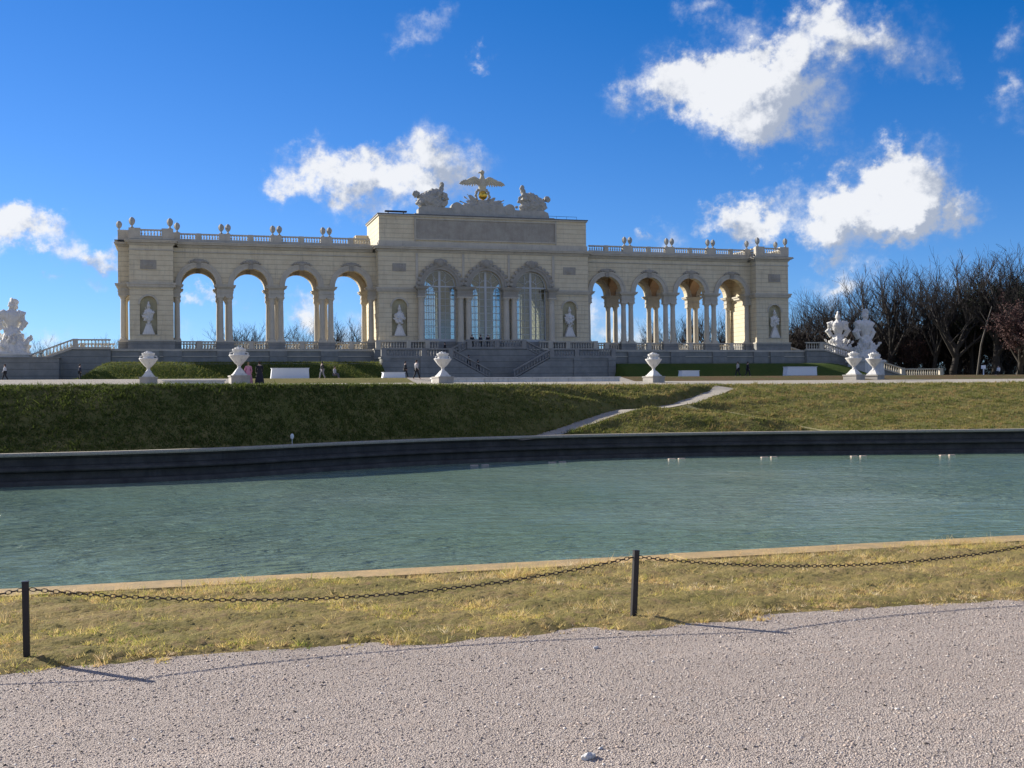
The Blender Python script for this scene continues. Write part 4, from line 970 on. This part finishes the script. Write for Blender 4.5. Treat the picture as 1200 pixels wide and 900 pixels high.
# ---------------- pond floats and a marker ----------------
for i,x_ in enumerate([16.9,22.0,29.9,35.9,41.4,46.8,52.2]):
    t=thing('pond_float','','float',(x_,foot(x_)-2.7,ZW),'pale floats along the far pond wall')
    m=MB(); m.frust(-.34,0,-.05,.03,.26,.12,.22,.09); m.build('board',M_float,t,local=True)
    m=MB(); m.frust(.32,0,-.05,.035,.24,.12,.20,.09); m.build('board',M_float,t,local=True)
    t['label']=['pale pair of floating boards, farthest left below the diagonal walk','pale pair of floating boards, second from the left','pale pair of floating boards, third from the left','pale pair of floating boards, fourth from the left','pale pair of floating boards, third from the right','pale pair of floating boards, second from the right','pale pair of floating boards nearest the right edge'][i]
m=MB(); m.tube([(0,0,0),(0,0,.3)],.015,6); m.ball((0,0,.45),(.1,.06,.16),10,8)
o=m.build('edge_marker',M_cover,None,True); o.location=(5.9,foot(5.9)+.9,ZP); tag(o,'small white oval marker on a thin stem beside the far pond walk','marker')

# ---------------- people ----------------
def skinmesh(joints,edges,rad,name,mat,parent,sub=1,root=0):
    me=bpy.data.meshes.new(name); me.from_pydata(joints,edges,[]); o=bpy.data.objects.new(name,me); COL.objects.link(o)
    o.modifiers.new('k','SKIN'); 
    for i,r in enumerate(rad): me.skin_vertices[0].data[i].radius=(r,r) if not hasattr(r,'__len__') else r
    me.skin_vertices[0].data[root].use_root=True
    s=o.modifiers.new('s','SUBSURF'); s.levels=sub; s.render_levels=sub
    dg=bpy.context.evaluated_depsgraph_get(); m2=bpy.data.meshes.new_from_object(o.evaluated_get(dg)); o.modifiers.clear(); o.data=m2
    m2.name=name; m2.materials.clear(); m2.materials.append(mat)
    for p_ in m2.polygons: p_.use_smooth=True
    o.parent=parent; return o
def cloth(c): 
    k='cloth_%d_%d_%d'%tuple(int(x*1000) for x in c)
    return MATS.get(k) or plain(k,c,.9,var=.15)
def person(loc,rz,pose,top,legs,hair,label,dress=None,h=1.72,hat=None):
    t=thing('person',label,'person',loc,'visitors in front of the palace',rz); s=h/1.72
    st_={'stand':(.02,-.03,.04,.0),'walk':(.26,-.30,.10,.2)}.get(pose,(.02,-.03,.04,0))
    fa,fb,lean,arm=st_
    hip=(0,0,.93); J=[hip,(0,.0,1.08),(0,-.01,1.28),(0,0,1.43),(0,-.02,1.50),(0,-.03,1.60),(0,-.03,1.68)]
    J+=[(-.10,0,.90),(-.11,-fa*.5-.03,.50),(-.11,-fa,.09),(-.11,-fa-.16,.035), (.10,0,.90),(.11,-fb*.3-.03,.50),(.11,-fb,.09),(.11,-fb-.16,.035)]
    J+=[(-.19,0,1.40),(-.25,arm*.4,1.14),(-.24,arm*.4-.12,.92),(-.235,arm*.4-.16,.83),(.19,0,1.40),(.25,-arm*.5,1.14),(.24,-arm*.7-.12,.92),(.235,-arm*.7-.16,.83)]
    if pose=='sit':
        J=[(x_,y_,z_-.45) for x_,y_,z_ in J]; 
        for i,(a,b_) in ((8,(-.4,.50)),(9,(-.42,.09)),(10,(-.56,.035)),(12,(-.4,.50)),(13,(-.42,.09)),(14,(-.56,.035))): J[i]=(J[i][0],a,b_)
    J=[(a*s,b_*s,c*s) for a,b_,c in J]
    E=[(0,1),(1,2),(2,3),(3,4),(4,5),(5,6),(0,7),(7,8),(8,9),(9,10),(0,11),(11,12),(12,13),(13,14),(3,15),(15,16),(16,17),(17,18),(3,19),(19,20),(20,21),(21,22)]
    Rr=[.13,.12,.14,.10,.055,.085,.075,.085,.058,.042,.035,.085,.058,.042,.035,.055,.042,.032,.03,.055,.042,.032,.03]
    Rr=[r*s for r in Rr]
    skinmesh(J,E,Rr,'body',M_skin,t)
    cm=cloth(top); lm=cloth(legs)
    # coat: torso and sleeves
    ids=[0,1,2,3,15,16,17,19,20,21]; mp={k:i for i,k in enumerate(ids)}
    E2=[(0,1),(1,2),(2,3),(3,15),(15,16),(16,17),(3,19),(19,20),(20,21)]
    skinmesh([J[i] for i in ids],[(mp[a],mp[b_]) for a,b_ in E2],[Rr[i]*1.22+.012 for i in ids],'coat',cm,t)
    if dress:
        m=MB(); m.lathe([(.36*s,.03),(.34*s,.3*s),(.27*s,.65*s),(.19*s,.98*s),(.17*s,1.1*s)],(0,0,0),16,sy=.85); m.build('skirt',cloth(dress),t,True,local=True)
    else:
        ids=[0,7,8,9,11,12,13]; mp={k:i for i,k in enumerate(ids)}
        skinmesh([J[i] for i in ids],[(mp[a],mp[b_]) for a,b_ in ((0,7),(7,8),(8,9),(0,11),(11,12),(12,13))],[Rr[i]*1.2+.012 for i in ids],'trousers',lm,t)
    hd=J[6]; m=MB(); m.ball((hd[0],hd[1]+.02,hd[2]-.005),(.095*s,.11*s,.10*s),12,8); m.ball((hd[0],hd[1]+.07*s,hd[2]-.06*s),(.085*s,.05*s,.10*s),10,7); m.build('hair',cloth(hair),t,True,local=True)
    if hat: m=MB(); m.lathe([(.16,0),(.15,.02),(.10,.03),(.09,.12),(.03,.14)],(hd[0],hd[1],hd[2]+.03),14); m.build('hat',cloth(hat),t,True,local=True)
    return t
BK=(.02,.02,.024); NV=(.02,.03,.06); BR=(.05,.03,.02); GY=(.10,.10,.11)
gz=lambda x_,y_: float(plat_z(np.array(x_),np.array(float(y_))))
person((4.95,87.1,gz(4.95,87.1)),R(170),'stand',(.62,.27,.36),(.5,.2,.3),(.30,.20,.10),'person in a long pink dress standing beside a white vase',dress=(.62,.27,.36),h=1.62)
person((5.75,86.9,gz(5.75,86.9)),R(190),'stand',BK,BK,BR,'person in a long dark coat standing next to the woman in pink',dress=(.02,.018,.025),h=1.68)
person((-17.6,130,gz(-17.6,130)),R(-80),'walk',(.55,.56,.58),BK,BR,'person in pale jacket and dark trousers walking below the left trophy')
person((-10.3,131,gz(-10.3,131)),R(90),'stand',NV,BK,BR,'person in dark clothes standing at the left foot of the grass slope')
person((15.4,118,gz(15.4,118)),R(60),'sit',(.35,.35,.37),GY,BR,'person in grey top seated in the shade right of the long white box')
person((14.2,118.6,gz(14.2,118.6)),R(-60),'walk',BK,(.2,.2,.22),BK,'person in black walking in the shade right of the long white box')
person((22.6,117,gz(22.6,117)),R(90),'walk',BK,BK,BK,'person in black walking in front of the central block, left of the vase')
person((20.7,101.8,gz(20.7,101.8)),R(110),'walk',(.42,.40,.40),BK,BR,'person in light grey top walking just left of the third vase')
person((36.6,143.6,ZF),0,'stand',BK,BK,BK,'leftmost of three dark visitors on the landing before the middle window')
person((37.75,143.7,ZF),R(20),'stand',NV,BK,BR,'middle one of three dark visitors on the landing')
person((38.75,143.6,ZF),R(-20),'stand',BK,NV,BK,'rightmost of three dark visitors on the landing')
person((35.7,142.0,5.5),R(90),'walk',BK,BK,BR,'upper one of two dark visitors on the lower left stair flight')
person((36.9,141.9,4.9),R(90),'walk',BK,NV,BK,'lower one of two dark visitors on the lower left stair flight')
person((33.2,144.6,7.25),R(-90),'walk',BK,GY,BR,'dark visitor on the upper left stair flight')
person((63.0,121,gz(63,121)),R(-90),'walk',(.45,.42,.38),BK,BR,'person in light brown coat walking in the shade left of the long right box')
person((64.6,121.6,gz(64.6,121.6)),R(90),'walk',BK,BK,BR,'person in black behind the one in light brown coat')
person((101.5,123.5,gz(101.5,123.5)),R(-90),'sit',(.7,.7,.7),BK,BR,'person in white top crouching at the edge of the wood')
m=MB(); m.box(-.05,.05,-.05,.05,0,1.0); m.box(-.33,.33,-.04,.04,.85,1.3); o=m.build('information_board',M_cover,None); o.location=(99.6,124,gz(99.6,124)); tag(o,'small white board on a post at the edge of the right wood','sign')
# low rail at right along the walk
m=MB()
for x_ in np.arange(72,128,2.6): m.box(x_-.05,x_+.05,98.5,98.6,2.9,3.6)
m.box(72,128,98.48,98.62,3.5,3.62); 
# ---------------- trees ----------------
def tree_mesh(seed,H=16.,spread=1.0,twd=1.0,nl=7,trunk_f=.3,droop=0,levels=4,thick=.036):
    rs=np.random.default_rng(seed); segs=[]   # (p0,p1,r0,r1,level)
    def grow(p,d,L,r,lv):
        n=4 if lv==0 else 3; q=np.array(p); dd=np.array(d)/np.linalg.norm(d); pts=[q]
        for i in range(n):
            dd=dd+rs.normal(0,.10 if lv==0 else .17,3)+np.array([0,0,.06*(lv>0)-.03*droop*(lv>2)]); dd/=np.linalg.norm(dd)
            q=q+dd*L/n; r0=r*(1-.75*i/n if lv else 1-.35*i/n); r1=r*(1-.75*(i+1)/n if lv else 1-.35*(i+1)/n)
            segs.append((pts[-1],q,max(r0,.012),max(r1,.008),lv)); pts.append(q)
        if lv>=levels: return
        k={0:nl,1:5,2:5,3:5}[lv]
        for j in range(k):
            f=rs.uniform(.30 if lv else .55,1.0) if j else 1.0
            i0=min(int(f*n),n-1); a=pts[i0]+(pts[i0+1]-pts[i0])*(f*n-i0) if f<1 else pts[-1]
            az=rs.uniform(0,2*PI) if lv else j*2.4+rs.uniform(-.4,.4)
            side_=np.array([math.cos(az),math.sin(az),0]); 
            e=dd*rs.uniform(.6,1.1)+side_*rs.uniform(.45,1.0)*spread+np.array([0,0,.25])
            grow(a,e,L*{0:rs.uniform(.85,1.25),1:rs.uniform(.5,.8),2:rs.uniform(.42,.7),3:rs.uniform(.4,.7)}[lv]*(1.3 if lv==0 else 1),r*{0:.52,1:.46,2:.42,3:.5}[lv]*rs.uniform(.8,1.1),lv+1)
    grow((0,0,-.3),(rs.normal(0,.06),rs.normal(0,.06),1),H*trunk_f,H*.021*twd,0)
    out=[]
    for sel,ns in (((0,1),7),((2,3,4),3)):
        S=[s for s in segs if s[4] in sel]
        P0=np.array([s[0] for s in S]);P1=np.array([s[1] for s in S]);r0=np.array([s[2] for s in S]);r1=np.array([s[3] for s in S])
        if ns==3: r0=np.maximum(r0,thick*.5); r1=np.maximum(r1,thick*.35)
        d=P1-P0; d/=np.linalg.norm(d,axis=1)[:,None]; up=np.where(np.abs(d[:,2:3])>.9,np.array([[1.,0,0]]),np.array([[0,0,1.]]))
        u=np.cross(d,up); u/=np.linalg.norm(u,axis=1)[:,None]; v=np.cross(d,u); an=np.arange(ns)*2*PI/ns
        c_=np.cos(an)[None,:,None]; s_=np.sin(an)[None,:,None]
        A=P0[:,None]+(u[:,None]*c_+v[:,None]*s_)*r0[:,None,None]; B=P1[:,None]+(u[:,None]*c_+v[:,None]*s_)*r1[:,None,None]
        V=np.concatenate([A,B],1).reshape(-1,3); b0=(np.arange(len(S))*2*ns)[:,None]; k=np.arange(ns)
        F=np.stack([b0+k,b0+(k+1)%ns,b0+ns+(k+1)%ns,b0+ns+k],-1).reshape(-1,4)
        sc_=H/max(s[1][2] for s in segs); out.append((V*sc_,F))
    return out,segs
def tree_proto(seed,bark=None,leaf=None,leafn=0,**k):
    out,segs=tree_mesh(seed,**k); t=bpy.data.objects.new('bare_tree',None); COL.objects.link(t)
    o=arrays('trunk',*out[0],bark or M_bark,t,smooth=True); c=arrays('crown',*out[1],M_twig,t)
    if leafn:
        rs=np.random.default_rng(seed+99); tip=out[1][0]; idx=rs.integers(0,len(tip),leafn); P=tip[idx]+rs.normal(0,.22,(leafn,3))
        a=rs.normal(0,1,(leafn,3)); a/=np.linalg.norm(a,axis=1)[:,None]; b_=np.cross(a,rs.normal(0,1,(leafn,3))); b_/=np.linalg.norm(b_,axis=1)[:,None]; s_=rs.uniform(.07,.16,(leafn,1))
        V=np.stack([P-a*s_,P+b_*s_*.6,P+a*s_,P-b_*s_*.6],1).reshape(-1,3); arrays('leaves',V,np.arange(leafn*4).reshape(-1,4),leaf,t)
    return t
protos=[tree_proto(11,H=18,spread=.75,twd=1.25),tree_proto(23,H=18,spread=.6,nl=8,twd=1.2),tree_proto(37,H=18,spread=.9,nl=7,trunk_f=.26,twd=1.4),tree_proto(51,H=18,spread=.7,nl=6,trunk_f=.36,twd=1.3),tree_proto(64,H=18,spread=.8,nl=8,trunk_f=.24,twd=1.3)]
p_red=tree_proto(77,leaf=M_leafdry,leafn=16000,H=11,spread=1.1,nl=9,trunk_f=.12)
p_ever=tree_proto(88,leaf=M_ever,leafn=26000,H=16,spread=.8,nl=9,trunk_f=.3)
p_low=tree_proto(91,H=8,spread=1.2,nl=9,trunk_f=.1,thick=.035)
used=set()
def plant(pr,x_,y_,h,H0,label,group,rz=None,tilt=0,name=None,z=None):
    if id(pr) not in used: used.add(id(pr)); o=pr
    else: o=dup(pr)
    s=h/H0; o.location=(x_,y_,4.2 if z is None else z); o.scale=(s*random.uniform(.9,1.15),s*random.uniform(.9,1.15),s); o.rotation_euler=(tilt*.5,tilt,random.uniform(0,6.28) if rz is None else rz)
    tag(o,label,'tree',group)
    if name: o.name=name
    return o
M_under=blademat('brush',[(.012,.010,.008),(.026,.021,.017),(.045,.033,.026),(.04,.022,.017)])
plant(protos[0],107.0,182.1,15.9,18,'first bare tree beside the right end tower, lowest of the wood','bare trees of the wood at right')
plant(protos[1],105.0,172.3,16.0,18,'bare tree standing just left of the right trophies','bare trees of the wood at right')
plant(protos[2],111.6,175.5,18.3,18,'bare tree rising behind the farther right trophy','bare trees of the wood at right')
plant(protos[3],110.8,167.4,18.9,18,'bare tree rising behind the tall right trophy','bare trees of the wood at right')
plant(protos[4],112.3,162.8,20.4,18,'tall bare tree right of the tall trophy','bare trees of the wood at right')
plant(protos[0],118.6,165.1,22.1,18,'broad bare tree with fine round crown, above the end of the balustrade','bare trees of the wood at right')
plant(protos[1],117.4,158.1,20.6,18,'bare tree with forked crown left of the crooked one','bare trees of the wood at right')
plant(protos[2],117.2,153.0,18.8,18,'dark crooked bare tree with a gap of sky beside it','bare trees of the wood at right')
plant(protos[3],124.2,157.2,21.5,18,'bare tree above the leaning pale trunk','bare trees of the wood at right')
plant(protos[4],123.5,151.2,21.7,18,'tallest bare tree of the wood','bare trees of the wood at right')
plant(protos[0],125.6,148.5,21.2,18,'bare tree at the right edge of the picture, behind the russet tree','bare trees of the wood at right')
plant(protos[1],130.2,149.2,21.6,18,'bare tree just outside the right picture edge','bare trees of the wood at right')
plant(protos[1],113.0,194.3,13.1,18,'bare tree in the dense wood behind the front row at right','bare trees behind the front row')
plant(protos[4],118.7,192.7,17.2,18,'bare tree in the dense wood behind the front row at right','bare trees behind the front row')
plant(protos[3],128.0,192.2,18.8,18,'bare tree in the dense wood behind the front row at right','bare trees behind the front row')
plant(protos[3],131.9,187.4,18.4,18,'bare tree in the dense wood behind the front row at right','bare trees behind the front row')
plant(protos[2],140.2,190.3,22.4,18,'bare tree in the dense wood behind the front row at right','bare trees behind the front row')
plant(protos[0],148.4,189.7,19.9,18,'bare tree in the dense wood behind the front row at right','bare trees behind the front row')
plant(protos[3],153.2,187.7,20.5,18,'bare tree in the dense wood behind the front row at right','bare trees behind the front row')
plant(protos[2],157.1,181.8,20.7,18,'bare tree in the dense wood behind the front row at right','bare trees behind the front row')
plant(protos[4],128.7,222.5,13.7,18,'bare tree deep inside the wood at right','bare trees deep in the wood')
plant(protos[0],135.2,216.0,19.0,18,'bare tree deep inside the wood at right','bare trees deep in the wood')
plant(protos[1],143.1,218.8,18.4,18,'bare tree deep inside the wood at right','bare trees deep in the wood')
plant(protos[3],147.3,209.3,19.8,18,'bare tree deep inside the wood at right','bare trees deep in the wood')
plant(protos[1],152.4,206.2,19.7,18,'bare tree deep inside the wood at right','bare trees deep in the wood')
plant(protos[2],164.4,209.4,22.2,18,'bare tree deep inside the wood at right','bare trees deep in the wood')
plant(protos[4],172.0,206.3,21.1,18,'bare tree deep inside the wood at right','bare trees deep in the wood')
plant(protos[2],175.8,203.7,23.3,18,'bare tree deep inside the wood at right','bare trees deep in the wood')
plant(p_low,102.9,181.6,8.7,8,'low dark thicket tree in the undergrowth of the right wood','low thicket trees')
plant(p_low,100.1,169.6,9.1,8,'low dark thicket tree in the undergrowth of the right wood','low thicket trees')
plant(p_low,103.0,171.0,9.3,8,'low dark thicket tree in the undergrowth of the right wood','low thicket trees')
plant(p_low,106.5,170.7,7.3,8,'low dark thicket tree in the undergrowth of the right wood','low thicket trees')
plant(p_low,107.8,166.5,8.9,8,'low dark thicket tree in the undergrowth of the right wood','low thicket trees')
plant(p_low,114.4,173.7,7.3,8,'low dark thicket tree in the undergrowth of the right wood','low thicket trees')
plant(p_low,118.3,174.5,10.1,8,'low dark thicket tree in the undergrowth of the right wood','low thicket trees')
plant(p_low,120.7,173.7,10.1,8,'low dark thicket tree in the undergrowth of the right wood','low thicket trees')
plant(p_low,120.1,167.8,10.2,8,'low dark thicket tree in the undergrowth of the right wood','low thicket trees')
plant(p_low,123.2,167.1,9.7,8,'low dark thicket tree in the undergrowth of the right wood','low thicket trees')
plant(p_low,124.3,163.8,10.9,8,'low dark thicket tree in the undergrowth of the right wood','low thicket trees')
plant(p_low,124.0,160.4,9.1,8,'low dark thicket tree in the undergrowth of the right wood','low thicket trees')
plant(p_low,135.5,170.2,10.1,8,'low dark thicket tree in the undergrowth of the right wood','low thicket trees')
plant(p_low,140.9,171.9,12.3,8,'low dark thicket tree in the undergrowth of the right wood','low thicket trees')
plant(p_low,132.1,158.7,10.0,8,'low dark thicket tree in the undergrowth of the right wood','low thicket trees')
plant(p_low,143.2,166.8,11.1,8,'low dark thicket tree in the undergrowth of the right wood','low thicket trees')
plant(p_red,120.1,141.9,10.7,11,'russet leaved young tree at the right picture edge','russet trees',name="russet_tree")
plant(p_red,120.4,137.6,12.6,11,'russet leaved young tree cut by the right picture edge','russet trees',name="russet_tree")
plant(p_red,115.7,161.9,7.3,11,'small russet tree behind the end of the right balustrade','russet trees',name="russet_tree")
plant(p_ever,127.4,154.2,18.9,16,'ivy covered dark green tree near the right edge','dark green trees',name="evergreen_tree")
plant(p_ever,126.1,158.8,16.6,16,'ivy covered dark green tree left of the right edge','dark green trees',name="evergreen_tree")
plant(p_ever,118.0,173.7,10.5,16,'dark evergreen behind the tall right trophy','dark green trees',name="evergreen_tree")
plant(protos[1],-30.8,279.7,13.9,18,'lone bare treetop behind the left end balustrade','bare trees far behind the palace')
plant(protos[4],-29.1,320.8,14.1,18,'bare treetop showing behind the palace arcades','plain bare trees behind the palace')
plant(protos[2],-20.5,297.5,15.0,18,'bare treetop left of the left end tower','bare trees far behind the palace')
plant(protos[0],-12.9,316.1,15.3,18,'bare treetop showing behind the palace arcades','plain bare trees behind the palace')
plant(protos[3],2.6,301.2,14.1,18,'bare treetop showing behind the palace arcades','plain bare trees behind the palace')
plant(protos[1],6.5,310.4,15.3,18,'bare treetop showing behind the palace arcades','plain bare trees behind the palace')
plant(protos[4],13.0,256.4,15.4,18,'bare tree seen in the second arch from the left','bare trees far behind the palace')
plant(protos[2],15.6,245.3,15.2,18,'dark bare tree right in the second arch from the left','bare trees far behind the palace')
plant(protos[0],18.8,260.0,15.3,18,'bare treetop showing behind the palace arcades','plain bare trees behind the palace')
plant(protos[3],23.5,248.2,15.3,18,'bare tree seen in the third arch from the left','bare trees far behind the palace')
plant(protos[1],26.3,242.1,15.6,18,'tallest bare tree in the third arch from the left','bare trees far behind the palace')
plant(protos[4],32.0,240.5,15.6,18,'bare tree seen in the fourth arch from the left','bare trees far behind the palace')
plant(protos[2],34.7,234.5,14.8,18,'bare treetop showing behind the palace arcades','plain bare trees behind the palace')
plant(protos[0],39.6,248.7,14.8,18,'bare treetop showing behind the palace arcades','plain bare trees behind the palace')
plant(protos[3],57.1,254.0,14.9,18,'bare treetop showing behind the palace arcades','plain bare trees behind the palace')
plant(protos[1],68.3,250.7,14.8,18,'bare treetop showing behind the palace arcades','plain bare trees behind the palace')
plant(protos[4],74.7,238.4,14.4,18,'bare treetop showing behind the palace arcades','plain bare trees behind the palace')
plant(protos[2],97.7,263.0,12.1,18,'bare treetop showing behind the palace arcades','plain bare trees behind the palace')
plant(protos[0],88.5,213.6,13.5,18,'bare tree seen in the second arch right of the centre','bare trees far behind the palace')
plant(protos[3],87.9,203.3,13.7,18,'bare treetop showing behind the palace arcades','plain bare trees behind the palace')
plant(protos[1],93.9,206.8,14.7,18,'bare tree seen in the third arch right of the centre','bare trees far behind the palace')
plant(protos[4],92.2,196.9,13.3,18,'bare treetop showing behind the palace arcades','plain bare trees behind the palace')
plant(protos[2],94.4,191.0,14.5,18,'bare tree seen in the last arch at right','bare trees far behind the palace')
plant(protos[0],100.9,194.3,15.8,18,'bare treetop showing behind the palace arcades','plain bare trees behind the palace')
plant(protos[3],105.2,193.0,16.5,18,'bare treetop showing behind the palace arcades','plain bare trees behind the palace')
m=MB(); m.tube([(115.6,145.4,4.0),(116.3,145.2,9.0),(117.2,144.8,12.6),(118.0,144.8,14.8)],[.17,.15,.12,.05],8); m.tube([(117.2,144.8,12.1),(115.9,144.8,13.9)],[.1,.03],6); tag(m.build('leaning_trunk',M_barkpale,None,True),'pale slender trunk leaning right at the edge of the dark wood','tree')
# undergrowth: countless twigs and dry leaves at the foot of the wood
n=60000
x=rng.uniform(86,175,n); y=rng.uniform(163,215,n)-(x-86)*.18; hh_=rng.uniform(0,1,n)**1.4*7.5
P=np.stack([x,y,4.1+hh_],1); tag(blades('undergrowth',P,rng.uniform(.5,1.6,n),rng.uniform(.02,.07,n),M_under,rng.uniform(0,1,n),.8),'dark tangle of twigs and dry brush at the foot of the right wood','undergrowth',kind='stuff')
